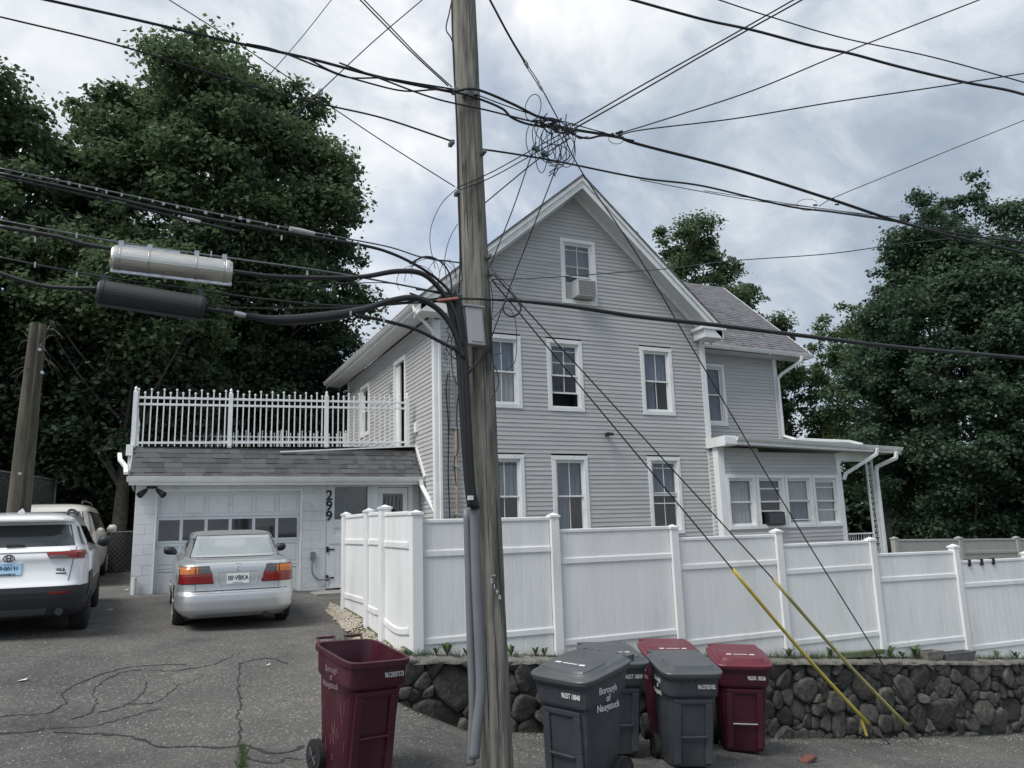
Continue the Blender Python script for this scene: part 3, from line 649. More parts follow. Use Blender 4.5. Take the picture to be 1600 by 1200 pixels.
pf = MB(); pf.add([(13.1, 15.48, 2.06), (19.38, 15.48, 1.90), (19.38, 15.52, 1.90), (13.1, 15.52, 2.06), (13.1, 15.48, 2.24), (19.38, 15.48, 2.06), (19.38, 15.52, 2.06), (13.1, 15.52, 2.24)], [(0, 1, 5, 4), (0, 3, 2, 1), (0, 4, 7, 3), (4, 5, 6, 7)])
pf.box(13.12, 13.46, 15.5, 16.28, 2.02, 2.27); pf.build('porch_fascia', white, house)
MB().add([(13.3, 15.52, 2.07), (19.38, 15.52, 1.91), (19.38, 17.7, 1.98), (13.3, 17.7, 2.14)], [(0, 1, 2, 3)][::-1]).build('porch_soffit', soffit, house)
be = MB(); be.box(17.46, 18.75, 15.93, 16.02, 1.70, 1.96); be.build('porch_beam', white, house)
# ironwork column of the open porch end
ic = MB()
for x in (18.5, 18.72): ic.box(x-.022, x+.022, 15.93, 15.98, -1.95, 1.74)
sc_ = MB()
for k in range(22):
    z = -1.8+k*.16
    pts = [(18.61+.075*math.sin(a*1.0)*(1-a/9), 15.955, z+.075*math.cos(a)*(1-a/9)) for a in np.linspace(0, 7, 14)]; sc_.tube(pts, .009, 5)
col_ = ic.build('porch_column', white, house); sc_.build('scrollwork', white, col_)
rl = MB(); rl.box(17.5, 18.5, 15.95, 15.99, -.32, -.28); rl.box(17.5, 18.5, 15.95, 15.99, -1.1, -1.06)
for k in range(11): x = 17.56+k*.09; rl.tube([(x+.02*math.sin(t*9+k), 15.97, -1.08+t*.78) for t in np.linspace(0, 1, 9)], .008, 5)
rl.build('porch_railing', white, house)
MB().box(17.3, 19.2, 15.9, 17.7, -1.9, -1.75).build('porch_floor', concrete, house)
spout([(18.35, 15.4, 2.0), (18.33, 15.42, 1.86), (17.55, 15.85, 1.35), (17.5, 15.88, 1.2)], house, .09)
spout([(19.1, 15.4, 1.92), (19.08, 15.42, 1.76), (18.80, 15.85, 1.55), (18.78, 15.88, 1.4), (18.78, 15.88, -1.9)], house, .10)
# small fixtures on the front
MB().box(11.98, 12.0, 16.2, 16.21, 2, 2.01)
fx = MB(); fx.box(HX1-.02, HX1+.03, HY-.02, HY+.03, -1.3, 2.3); 
for k, x in enumerate((13.33, 13.37, 13.42)): fx.tube([(x, HY-.05, -1.3), (x-.015, HY-.05, .5), (x+.005, HY-.05, 2.25)], .007, 5)
fx.build('corner_wires', wire_m, house)
# conduit and meter cable on the left of the front
cd = MB(); cd.tube([(6.14, 16.22, 3.55), (6.14, 16.22, 2.35)], .028, 8); cdo = cd.build('conduit', ugray, house)
MB().tube([(6.14, 16.22, 2.35), (6.14, 16.22, -.1)], .034, 8).build('conduit_lower', rustp, house)
c2 = MB(); 
for z in (2.35, 1.5, .45): c2.box(6.06, 6.22, 16.18, 16.27, z-.012, z+.012)
c2.build('conduit_strap', steel, house)
MB().tube(spline([(5.98, 16.23, 3.6), (5.93, 16.23, 3.2), (5.97, 16.23, 2.4), (5.95, 16.23, 1.2), (5.99, 16.23, -.2)]), .016, 6).build('service_cable', cable, house)
MB().tube([(6.02, 16.23, 3.7), (6.0, 16.23, 3.3), (5.99, 16.23, 2.2)], .008, 5).build('service_cable', cable, house)
fl = MB(); p = at(952, 678, 16.15); fl.tube([p, p+Vector((.03, -.12, -.02))], .035, 8); fl.tube([p+Vector((-.06, 0, -.04)), p+Vector((-.1, -.1, -.05))], .025, 8); fl.box(p.x-.04, p.x+.04, 16.13, 16.28, p.z-.04, p.z+.04)
fl.build('floodlight', inkb, house)
# air conditioners: things of their own
def ac(name, label, F, u0, u1, z0, z1, out, mt, grille, sq=0):
    root = thing(name, label, 'air conditioner', F((u0+u1)/2, 0, z0))
    b = MB(); b.box(u0, u1, -.1, out, z0, z1, F); bo = bevel(b.build('case', mt, root), .01)
    g = MB(); g.box(u0+.03, u1-.03, out, out+.004, z0+.03, z1-.03, F); g.build('grille', grille, root)
    s = MB(); n = 9
    for k in range(n): zq = z0+.045+(z1-z0-.09)*k/(n-1); s.box(u0+.035, u1-.035, out+.005, out+.010, zq-.004, zq+.004, F)
    s.build('grille_slats', mt, root)
    return root
acbeige = mat('ac_case', (.45, .46, .45), .5, var=.06, vscale=6); acgr = mat('ac_grille', (.16, .16, .165), .7, col2=(.24, .24, .25), vscale=25)
ac('air_conditioner', 'pale window air conditioner sticking out of the attic window', front, 9.33, 9.86, 5.72, 6.15, .32, acbeige, acgr)
fp = MB(); fp.box(9.17, 9.33, -.03, -.015, 5.72, 6.15, front); fp.build('side_filler', boxgray, bpy.data.objects['air_conditioner'])
ac('air_conditioner', 'small dark air conditioner in the second porch window', por, 14.62, 15.16, .0, .34, .14, cladding, mat('ac_grille_dark', (.10, .10, .11), .7, col2=(.16, .16, .17), vscale=25))
# ------------------------------------------------------------------ garage
gar = thing('garage', 'low white painted block garage with roof deck and number 299 beside its door', 'garage', (2.6, 17.4, -1.0))
GY = 17.4; gf = Frame((0, GY, 0), (1, 0, 0), (0, -1, 0)); GT = 1.24
def blocks(x0, x1, z0, z1, F, parent, bh=.2, bl=.4, skip=None):
    k = 0; z = z0
    while z < z1-.02:
        zt = min(z+bh, z1); u = x0-(bl/2 if k % 2 else 0)
        while u < x1-.01:
            a, b = max(u, x0), min(u+bl, x1)
            if b-a > .03:
                g = .0012; q = random.gauss(0, .001); mb = MB()
                mb.add([F(a+g+.004, .0165+q, z+g+.004), F(b-g-.004, .0165+q, z+g+.004), F(b-g-.004, .0165+q, zt-g-.004), F(a+g+.004, .0165+q, zt-g-.004), F(a+g, .013, z+g), F(b-g, .013, z+g), F(b-g, .013, zt-g), F(a+g, .013, zt-g)],
                       [(0, 1, 2, 3), (4, 5, 1, 0), (5, 6, 2, 1), (6, 7, 3, 2), (7, 4, 0, 3)]); mb.build('block', gwhite, parent)
            u += bl
        z = zt; k += 1
body = MB(); body.box(-.27, .1, GY, GY+.25, -1.3, GT); body.box(3.0, 3.54, GY, GY+.25, -1.3, GT); body.box(.1, 3.0, GY, GY+.25, 1.08, GT); body.box(-.27, -.07, GY+.25, 25.2, -1.3, GT); body.box(-.27, 5.69, 25.0, 25.2, -1.3, 1.9)
body.box(-.2, 5.66, GY+.28, 25.0, 1.75, 1.93); gb_ = body.build('wall', gwhite, gar)
blocks(-.27, .1, -1.2, GT, gf, gar); blocks(3.0, 3.52, -1.2, GT, gf, gar)
blocks(-25, -GY-.0, -1.1, GT, Frame((-.27, 0, 0), (0, -1, 0), (-1, 0, 0)), gar) if False else None
hd = MB(); hd.box(.1, 3.0, .0, .022, 1.085, GT, gf); hd.build('lintel', gwhite, gar)
rv = MB(); rv.box(.10, .135, -.12, .024, -1.2, 1.085, gf); rv.box(2.965, 3.0, -.12, .024, -1.2, 1.085, gf); rv.box(.135, 2.965, -.12, .024, 1.05, 1.085, gf); rv.build('door_frame', white, gar)
gd = MB(); gd.box(.135, 2.965, -.16, -.12, -1.2, 1.05, gf); gdo = gd.build('garage_door', doorw, gar)
sec = [(-1.10, -.50), (-.49, .0), (.01, .53), (.54, 1.05)]
for r, (z0, z1) in enumerate(sec):
    sb = MB(); st = .05
    uc = [.135+(2.965-.135)*k/6 for k in range(7)]
    sb.box(.137, 2.963, -.12, -.098, z1-st, z1, gf); sb.box(.137, 2.963, -.12, -.098, z0, z0+st, gf)
    for k, u in enumerate(uc):
        a, b = (u, u+.05) if k == 0 else (u-.05, u) if k == 6 else (u-.028, u+.028); sb.box(a+.002, b-.002, -.12, -.099, z0+st, z1-st, gf)
    bevel(sb.build('door_section', doorw, gdo), .003)
    for k in range(6):
        a, b = uc[k]+.035, uc[k+1]-.035
        if r == 2:
            MB().box(a, b, -.119, -.114, z0+.055, z1-.055, gf).build('pane', mat('garage_glass', (.02, .022, .026), .05, spec=1, var=.3, vscale=3), gdo)
        else:
            pb = MB(); x0, x1, y0, y1 = a+.01, b-.01, z0+.06, z1-.06; e = .03
            pb.add([gf(x0, -.119, y0), gf(x1, -.119, y0), gf(x1, -.119, y1), gf(x0, -.119, y1), gf(x0+e, -.108, y0+e), gf(x1-e, -.108, y0+e), gf(x1-e, -.108, y1-e), gf(x0+e, -.108, y1-e)], [(0, 1, 5, 4), (1, 2, 6, 5), (2, 3, 7, 6), (3, 0, 4, 7), (4, 5, 6, 7)])
            pb.build('panel', doorw, gdo)
MB().tube([gf(1.53, -.1, .78), gf(1.53, -.085, .78)], .02, 8).build('handle', steel, gdo)
MB().box(.17, .21, -.1, -.07, -.06, .06, gf).build('latch', steel, gdo)
# wooden infill with window, side door
inf = MB(); inf.box(3.54, 4.5, -.03, .015, .33, GT, gf) if False else None
wi = MB()
for q in ((3.54, 3.70, -1.05, 1.22), (4.44, 4.56, -1.05, 1.22), (3.70, 4.44, 1.13, 1.22), (3.70, 4.44, .24, .42), (3.70, 4.44, .05, .10)): wi.box(q[0], q[1], -.05, .02 if q[0] > 3.6 else .012, q[2], q[3], gf)
wo = bevel(wi.build('window', doorw, gar), .004); wo['label'] = 'fixed window right of the number 299'
MB().box(3.70, 4.44, -.04, -.03, .42, 1.13, gf).build('pane', glass, wo); MB().box(3.70, 4.44, -.3, -.29, .42, 1.13, gf).build('curtain', curtain, wo)
MB().box(3.70, 4.44, -.045, -.01, .10, .24, gf).build('panel', doorw, wo)
gt_ = MB(); 
gate = MB(); gate.box(3.60, 4.50, .02, .05, -.10, .06, gf); gate.box(3.6, 4.5, .02, .045, -1.04, -.98, gf); go = gate.build('side_gate', doorw, gar)
for k in range(8): u = 3.605+k*.112; MB().box(u, u+.108, .018, .032, -1.02, -.10, gf).build('board', doorw, go)
for z in (-.22, -1.0+.18): hg = MB(); hg.box(3.53, 3.58, .03, .045, z-.06, z+.06, gf); hg.box(3.58, 3.70, .033, .047, z-.014, z+.014, gf); hg.build('hinge', inkb, go)
dr = MB()
for q in ((4.56, 4.68, -1.05, 1.2), (5.40, 5.50, -1.05, 1.2), (4.68, 5.40, 1.12, 1.2)): dr.box(q[0], q[1], -.06, .0, q[2], q[3], gf)
do = bevel(dr.build('entry_door', white, gar), .004)
lf = MB(); 
for q in ((4.69, 4.80, -1.0, 1.11), (5.28, 5.39, -1.0, 1.11), (4.80, 5.28, .98, 1.11), (4.80, 5.28, -1.0, .30)): lf.box(q[0], q[1], -.09, -.05, q[2], q[3], gf)
lf.build('door_leaf', white, do); MB().box(4.8, 5.28, -.08, -.07, .30, .98, gf).build('pane', glass, do)
sw = MB()
for k in range(5): 
    u = 4.86+k*.09; sw.tube([gf(u+.015*math.sin(t*7), -.062, .33+t*.6) for t in np.linspace(0, 1, 8)], .006, 5)
for k in range(4): 
    c_ = gf(5.04, -.06, .56); sw.tube([(c_[0]+.05*math.cos(a)*(k+1)/3, c_[1], c_[2]+.05*math.sin(a)*(k+1)/3) for a in np.linspace(0, 6.28, 12)], .005, 4)
sw.build('ironwork', inkb, do)
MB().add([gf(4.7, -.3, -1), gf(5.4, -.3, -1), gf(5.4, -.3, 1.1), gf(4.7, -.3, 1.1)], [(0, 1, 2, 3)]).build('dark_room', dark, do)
MB().box(5.50, 5.66, -.03, .0, -1.1, 1.2, gf).build('side_strip', siding, gar)
# number 299, vertical
for k, ch in enumerate('299'):
    text_mb(ch, .30, lambda x, y, z, k=k: gf(3.58+x, .024+z, .94-.225*k+y), .006, 1.0, bold=.006).build('house_number', inkb, gar)
# tap and black hose
tp = MB(); tp.tube(spline([gf(3.24, .06, -.38), gf(3.22, .08, -.55), gf(3.24, .08, -.72), gf(3.34, .07, -.83), gf(3.5, .06, -.85), gf(3.62, .05, -.83)]), .016, 6); tp.box(3.19, 3.29, .02, .08, -.42, -.26, gf)
tag(tp.build('garden_hose', mat('weathered_pipe', (.18, .19, .19), .6)), 'short grey hose and tap box on the white block wall under 299', 'hose')
# skirt roof with separate shingles
SK0 = Vector((-.42, 17.08, 1.30)); skv = Vector((0, .60, .66)); rows = 6
sl = MB(); quadslab([(-.40, 17.06, 1.27), (5.62, 17.06, 1.27), (5.60, 17.68, 1.95), (-.36, 17.68, 1.93)], .03, sl); sk = sl.build('skirt_roof', shingle, gar)
vd = skv.normalized(); LL = skv.length; exs = LL/rows; nn = Vector((0, -vd.z, vd.y))
greys = [shingle]
for r in range(rows+1):
    u = -.41+random.random()*.15
    while u < 5.6:
        w2 = random.choice([.12, .18, .25, .33]); b = min(5.61, u+w2)
        q = SK0+vd*(r*exs); q.x = 0; e_ = exs if r < rows else .06
        t_ = .018 if random.random() < .5 else .010
        mb = MB(); mb.add([q+Vector((u, 0, 0))+nn*t_, q+Vector((b, 0, 0))+nn*t_, q+Vector((b, 0, 0))+vd*e_+nn*.004, q+Vector((u, 0, 0))+vd*e_+nn*.004, q+Vector((u, 0, 0))-nn*.005, q+Vector((b, 0, 0))-nn*.005], [(0, 1, 2, 3), (4, 5, 1, 0), (4, 0, 3), (5, 2, 1)])
        mb.build('shingle', shingle, sk); u = b+.001
gutter((-.44, 17.06, 1.32), (5.64, 17.06, 1.32), gar, .11, .10)
fsg = MB(); fsg.box(-.4, 5.6, 17.06, 17.09, 1.16, 1.27); fsg.add([(-.4, 17.09, 1.2), (5.6, 17.09, 1.2), (5.6, 17.4, 1.23), (-.4, 17.4, 1.23)], [(3, 2, 1, 0)]); fsg.build('fascia', white, gar)
en = MB(); en.add([(-.40, 17.07, 1.27), (-.37, 17.70, 1.95), (-.40, 17.9, 1.95), (-.43, 17.9, 1.27), (-.52, 17.4, 1.9)], [(0, 1, 2, 3)]); en.box(-.5, -.37, 17.6, 17.75, 1.80, 2.02); en.box(-.46, -.40, 17.75, 25, 1.5, 2.0)
en.build('side_fascia', white, gar)
spout([(-.62, 17.9, 1.85), (-.60, 17.7, 1.72), (-.48, 17.35, 1.55), (-.46, 17.1, 1.40)], gar, .08); 
spout([(5.56, 17.0, 1.28), (5.58, 16.98, 1.12), (5.76, 16.35, .35), (5.86, 16.24, .1), (5.88, 16.22, -.4)], gar, .09)
rk = MB(); rk.beam((5.66, 17.0, 1.33), (5.66, 17.68, 2.12), .03, .07); rk.build('edge_flashing', white, gar)
MB().add([(-.2, 17.66, 2.0), (5.68, 17.66, 2.08), (5.68, 25.1, 2.08), (-.2, 25.1, 2.0)], [(0, 1, 2, 3)]).build('deck', concrete, gar)
# corner pipe stub at the garage foot and twin floodlight
MB().tube([(-.2, 17.3, -1.0), (-.2, 17.3, -.62)], .045, 10).build('drain_pipe', gwhite, gar)
fl = MB(); fl.box(-.08, .12, 17.22, 17.27, 1.10, 1.15); flo = fl.build('lamp_bracket', inkb, gar)
for s in (-1, 1):
    b0 = Vector((.02+s*.09, 17.2, 1.08)); b1 = b0+Vector((s*.13, -.13, -.12)); MB().tube([b0, b0*.6+b1*.4, b1], [.03, .052, .068], 12).build('floodlight', inkb, flo)
# deck picket railing
rail_root = thing('deck_railing', 'white picket railing with ball finials round the garage roof deck', 'railing', (2.5, 17.7, 2))
def picket_run(A, B, z, hpost, n, posts, seed, step=1):
    A = Vector(A); B = Vector(B); d = B-A; L_ = d.length; dn = d.normalized()
    def zb(t): return z[0]+(z[1]-z[0])*t
    for k, t in enumerate(posts):
        p = A+d*t; w = .042; q = MB(); q.box(p.x-w, p.x+w, p.y-w, p.y+w, zb(t)-.02, zb(t)+hpost); po = q.build('post', white, rail_root)
        f_ = MB(); c_ = (p.x, p.y); f_.tube([(c_[0], c_[1], zb(t)+hpost), (c_[0], c_[1], zb(t)+hpost+.02), (c_[0], c_[1], zb(t)+hpost+.035), (c_[0], c_[1], zb(t)+hpost+.06), (c_[0], c_[1], zb(t)+hpost+.09), (c_[0], c_[1], zb(t)+hpost+.12)], [.04, .04, .02, .034, .022, .003], 8); f_.build('finial', white, po)
    for h in (.10, hpost-.26, hpost-.12):
        q = MB(); q.beam(A+Vector((0, 0, zb(0)+h)), B+Vector((0, 0, zb(1)+h)), .038, .045); q.build('rail', white, rail_root)
    for k in range(n):
        t = (k+.5)/n
        if any(abs(t-pt)*L_ < .045 for pt in posts): continue
        p = A+d*t; h = hpost-.02+(.07 if k % 2 == 0 else .0); r = .0125
        q = MB(); q.box(p.x-r, p.x+r, p.y-r, p.y+r, zb(t)+.0, zb(t)+h-.02); q.tube([(p.x, p.y, zb(t)+h-.025), (p.x, p.y, zb(t)+h-.005), (p.x, p.y, zb(t)+h+.015), (p.x, p.y, zb(t)+h+.03)], [.01, .024, .024, .005], 6)
        q.build('picket', white, rail_root)
picket_run((-.39, 17.72, 0), (5.48, 17.72, 0), (1.97, 2.10), 1.17, 48, (0.001, .32, .673, .999), 1)
picket_run((-.39, 25, 0), (5.66, 25, 0), (2.0, 2.08), 1.25, 50, (0.001, .325, .665, .999), 2)
picket_run((-.39, 17.8, 0), (-.39, 24.9, 0), (1.98, 2.0), 1.17, 40, (.33, .66), 3)
q = MB(); q.beam(at(438, 706, 17.55), at(650, 697, 17.6), .03, .03); tag(q.build('loose_rail', white), 'loose white rail lying along the edge of the shingled skirt roof', 'rail')
# concrete step at the side gate
structure(MB().box(3.12, 4.55, 16.25, 17.38, -1.4, -1.075).build('concrete_step', concrete))
# dumped brick and planters
q = MB(); p = ground_pt(1262, 1190); q.box(-.13, .13, -.07, .07, 0, .05, lambda x, y, z: (p[0]+x*.9-y*.3, p[1]+x*.3+y*.9, p[2]+z+x*.08)); tag(bevel(q.build('brick', brickm), .012), 'broken red brick lying on the roadside below the stone wall', 'brick')
for x0, x1, lab, mt in ((11.55, 11.95, 'short weathered block beside the trough planter on the wall', plankm), (11.98, 12.72, 'long dark trough planter standing on the wall by the sixth post', planterm)):
    z = fence_z(x1); q = MB(); q.add([(x0+.03, 9.22, z), (x1-.03, 9.22, z), (x1-.03, 9.40, z), (x0+.03, 9.40, z), (x0, 9.19, z+.15), (x1, 9.19, z+.14), (x1, 9.42, z+.14), (x0, 9.42, z+.15), (x0+.025, 9.215, z+.15), (x1-.025, 9.215, z+.14), (x1-.025, 9.395, z+.14), (x0+.025, 9.395, z+.15), (x0+.025, 9.215, z+.10), (x1-.025, 9.215, z+.10), (x1-.025, 9.395, z+.10), (x0+.025, 9.395, z+.10)],
        [(0, 1, 5, 4), (1, 2, 6, 5), (2, 3, 7, 6), (3, 0, 4, 7), (4, 5, 9, 8), (5, 6, 10, 9), (6, 7, 11, 10), (7, 4, 8, 11), (8, 9, 13, 12), (9, 10, 14, 13), (10, 11, 15, 14), (11, 8, 12, 15), (12, 13, 14, 15)])
    tag(q.build('planter', mt), lab, 'planter')
q = MB(); a, b = at(1318, 1024, 9.33), at(1378, 1018, 9.36); q.beam(a, b, .12, .07); tag(q.build('plank', mat('mossy_plank', (.10, .12, .06), .9, var=.4, vscale=10)), 'mossy plank lying on the wall top against the fence foot', 'plank')
# ------------------------------------------------------------------ utility pole
def pole_c(z): return Vector((2.948-.0219*z, 7.0, z))
pole = thing('utility_pole', 'tall weathered wooden utility pole standing in front of the white fence', 'utility pole', (2.99, 7, -2.3))
mb = MB(); zs_ = frange(-2.45, 8.8, .22); SEG = 28
prof = [1+.02*math.sin(k*2.1)+.018*math.sin(k*3.7+1)+random.gauss(0, .008) for k in range(SEG)]
vs = []
for z in zs_:
    c = pole_c(z); r = .152-.0028*(z+2.4)
    for k in range(SEG):
        a = 2*math.pi*k/SEG+.02*z; rr = r*prof[k]*(1+random.gauss(0, .004)); vs.append((c.x+rr*math.cos(a), c.y+rr*math.sin(a), z))
mb.add(vs, [(j*SEG+k, j*SEG+(k+1) % SEG, (j+1)*SEG+(k+1) % SEG, (j+1)*SEG+k) for j in range(len(zs_)-1) for k in range(SEG)]+[tuple(range((len(zs_)-1)*SEG, len(zs_)*SEG))])
mb.build('shaft', polewood, pole, smooth=True)
# drying splits in the wood
ck = MB()
for _ in range(26):
    z0 = random.uniform(-2, 5.5); L_ = random.uniform(.3, 1.6); a = random.uniform(math.pi, 2*math.pi)
    pts = []
    for t in np.linspace(0, 1, 7):
        z = z0+L_*t; c = pole_c(z); r = (.152-.0028*(z+2.4))*1.004; q = a+.02*z+random.gauss(0, .012); pts.append((c.x+r*math.cos(q), c.y+r*math.sin(q), z))
    ck.tube(pts, [.0008, .003, .0035, .003, .0035, .0025, .0008], 4, False)
stuff(ck.build('drying_cracks', mat('crack_dark', (.03, .028, .025), 1), pole))
for k, ch in enumerate('2198'):
    p = at(768+k*4.2, 908+k*8.5, 6.84); text_mb(ch, .055, lambda x, y, z: (p.x+x, p.y-z-.004+abs(x)*.1, p.z+y), .002).build('pole_number', printw, pole)
p = at(771, 899, 6.84); MB().box(p.x-.022, p.x+.022, p.y-.004, p.y, p.z-.006, p.z+.006).build('tag_plate', steel, pole)
# cabinet
p = at(739, 512, 6.86); bx = MB(); bx.box(-.088, .088, -.11, 0, -.19, .19, lambda x, y, z: (p.x+x-.02*z/.19*.6, p.y+y+.03, p.z+z-.03*x)); b_ = bevel(bx.build('cabinet', boxgray, pole), .008)
b2 = MB(); b2.box(-.098, .098, -.125, .0, .19, .205, lambda x, y, z: (p.x+x-.012, p.y+y+.03, p.z+z-.03*x)); b2.build('cabinet_lid', boxgray, b_)
b3 = MB(); b3.box(-.062, .07, -.116, -.108, -.16, .165, lambda x, y, z: (p.x+x-.02*z/.19*.6, p.y+y+.03, p.z+z-.03*x)); bevel(b3.build('cabinet_door', mat('grey_door', (.36, .37, .38), .5), b_), .004)
# grey riser guards
def px_tube(pts, Y, wpx, seg=8, n=8, flat=False):
    P = []
    for q in pts: P.append(at(q[0], q[1], q[2] if len(q) > 2 else Y))
    S = spline(P, n) if len(P) > 2 else P
    r = [depth(p)*w/FPX/2 for p, w in zip(S, np.interp(np.linspace(0, 1, len(S)), np.linspace(0, 1, len(wpx)), wpx))] if isinstance(wpx, (list, tuple)) else [depth(p)*wpx/FPX/2 for p in S]
    return S, r
g1 = MB(); pts = [(737, 788), (740, 900), (743, 1000), (746, 1080), (745, 1130), (741, 1175)]
def guard(pts, w0, y, name):
    mb = MB(); k = 9; vs = []; S = spline([at(a, b, y) for a, b in pts], 6)
    for p in S:
        for i in range(k):
            a = math.pi*(i/(k-1)); vs.append((p[0]-w0*math.cos(a), p[1]-w0*.7*math.sin(a), p[2]))
    mb.add(vs, [(j*k+i, j*k+i+1, (j+1)*k+i+1, (j+1)*k+i) for j in range(len(S)-1) for i in range(k-1)]); o = mb.build(name, ugray, pole, smooth=True)
    so_ = o.modifiers.new('s', 'SOLIDIFY'); so_.thickness = .004; return o
guard([(741, 787), (744, 900), (749, 1010), (751, 1080), (745, 1135), (741, 1185)], .046, 6.86, 'riser_guard')
guard([(730, 795), (733, 900), (736, 1010), (739, 1100), (737, 1160), (736, 1195)], .038, 6.93, 'riser_guard')
# black cable bundle down the pole
for pts, w in (([(708, 455), (716, 490), (720, 540), (724, 620), (728, 700), (733, 760), (739, 792)], 11), ([(716, 470), (722, 520), (727, 580), (731, 660), (735, 740), (742, 795)], 12),
               ([(700, 470), (714, 530), (719, 600), (724, 680), (729, 750), (734, 792)], 9), ([(712, 540), (728, 600), (734, 680), (739, 760), (746, 795)], 9)):
    S, r = px_tube(pts, 6.82, w); MB().tube(S, r, 8).build('riser_cable', black, pole, smooth=True)
bd = MB(); c = at(736, 778, 6.78); bd.box(c.x-.035, c.x+.012, c.y-.03, c.y, c.z-.02, c.z+.02); bd.build('white_tag', printw, pole)
for pts, w in (([(706, 0), (702, 20), (697, 45), (705, 60), (709, 80), (711, 140)], 2.2), ([(706, 0), (707, 50), (710, 120), (714, 200), (716, 300), (719, 400), (717, 460)], 3), ([(711, 140), (716, 230), (718, 330), (722, 440)], 2),
               ([(765, 480), (766, 540), (756, 555), (735, 580), (722, 600)], 4), ([(722, 575), (714, 640), (716, 700), (710, 720), (713, 760)], 2), ([(768, 500), (769, 560), (776, 580), (779, 600), (768, 625)], 1.5),
               ([(762, 420), (765, 460), (767, 520), (766, 580)], 2.5), ([(712, 500), (705, 540), (709, 590), (724, 610)], 1.6), ([(715, 520), (722, 560), (735, 575)], 1.6), ([(703, 520), (698, 545), (712, 560), (727, 548)], 1.6)):
    S, r = px_tube(pts, 6.83, w); MB().tube(S, r, 6).build('pole_wire', cable, pole)
# clamps, bolts and bands
bt = MB()
for (x, y) in ((712, 140), (728, 145), (744, 146), (707, 222), (757, 236), (765, 400), (768, 427), (700, 468), (716, 300)): p = at(x, y, 6.82); bt.box(p.x-.02, p.x+.02, p.y-.02, p.y+.08, p.z-.02, p.z+.02)
bevel(bt.build('clamps', wire_m, pole), .004)['kind'] = 'stuff'
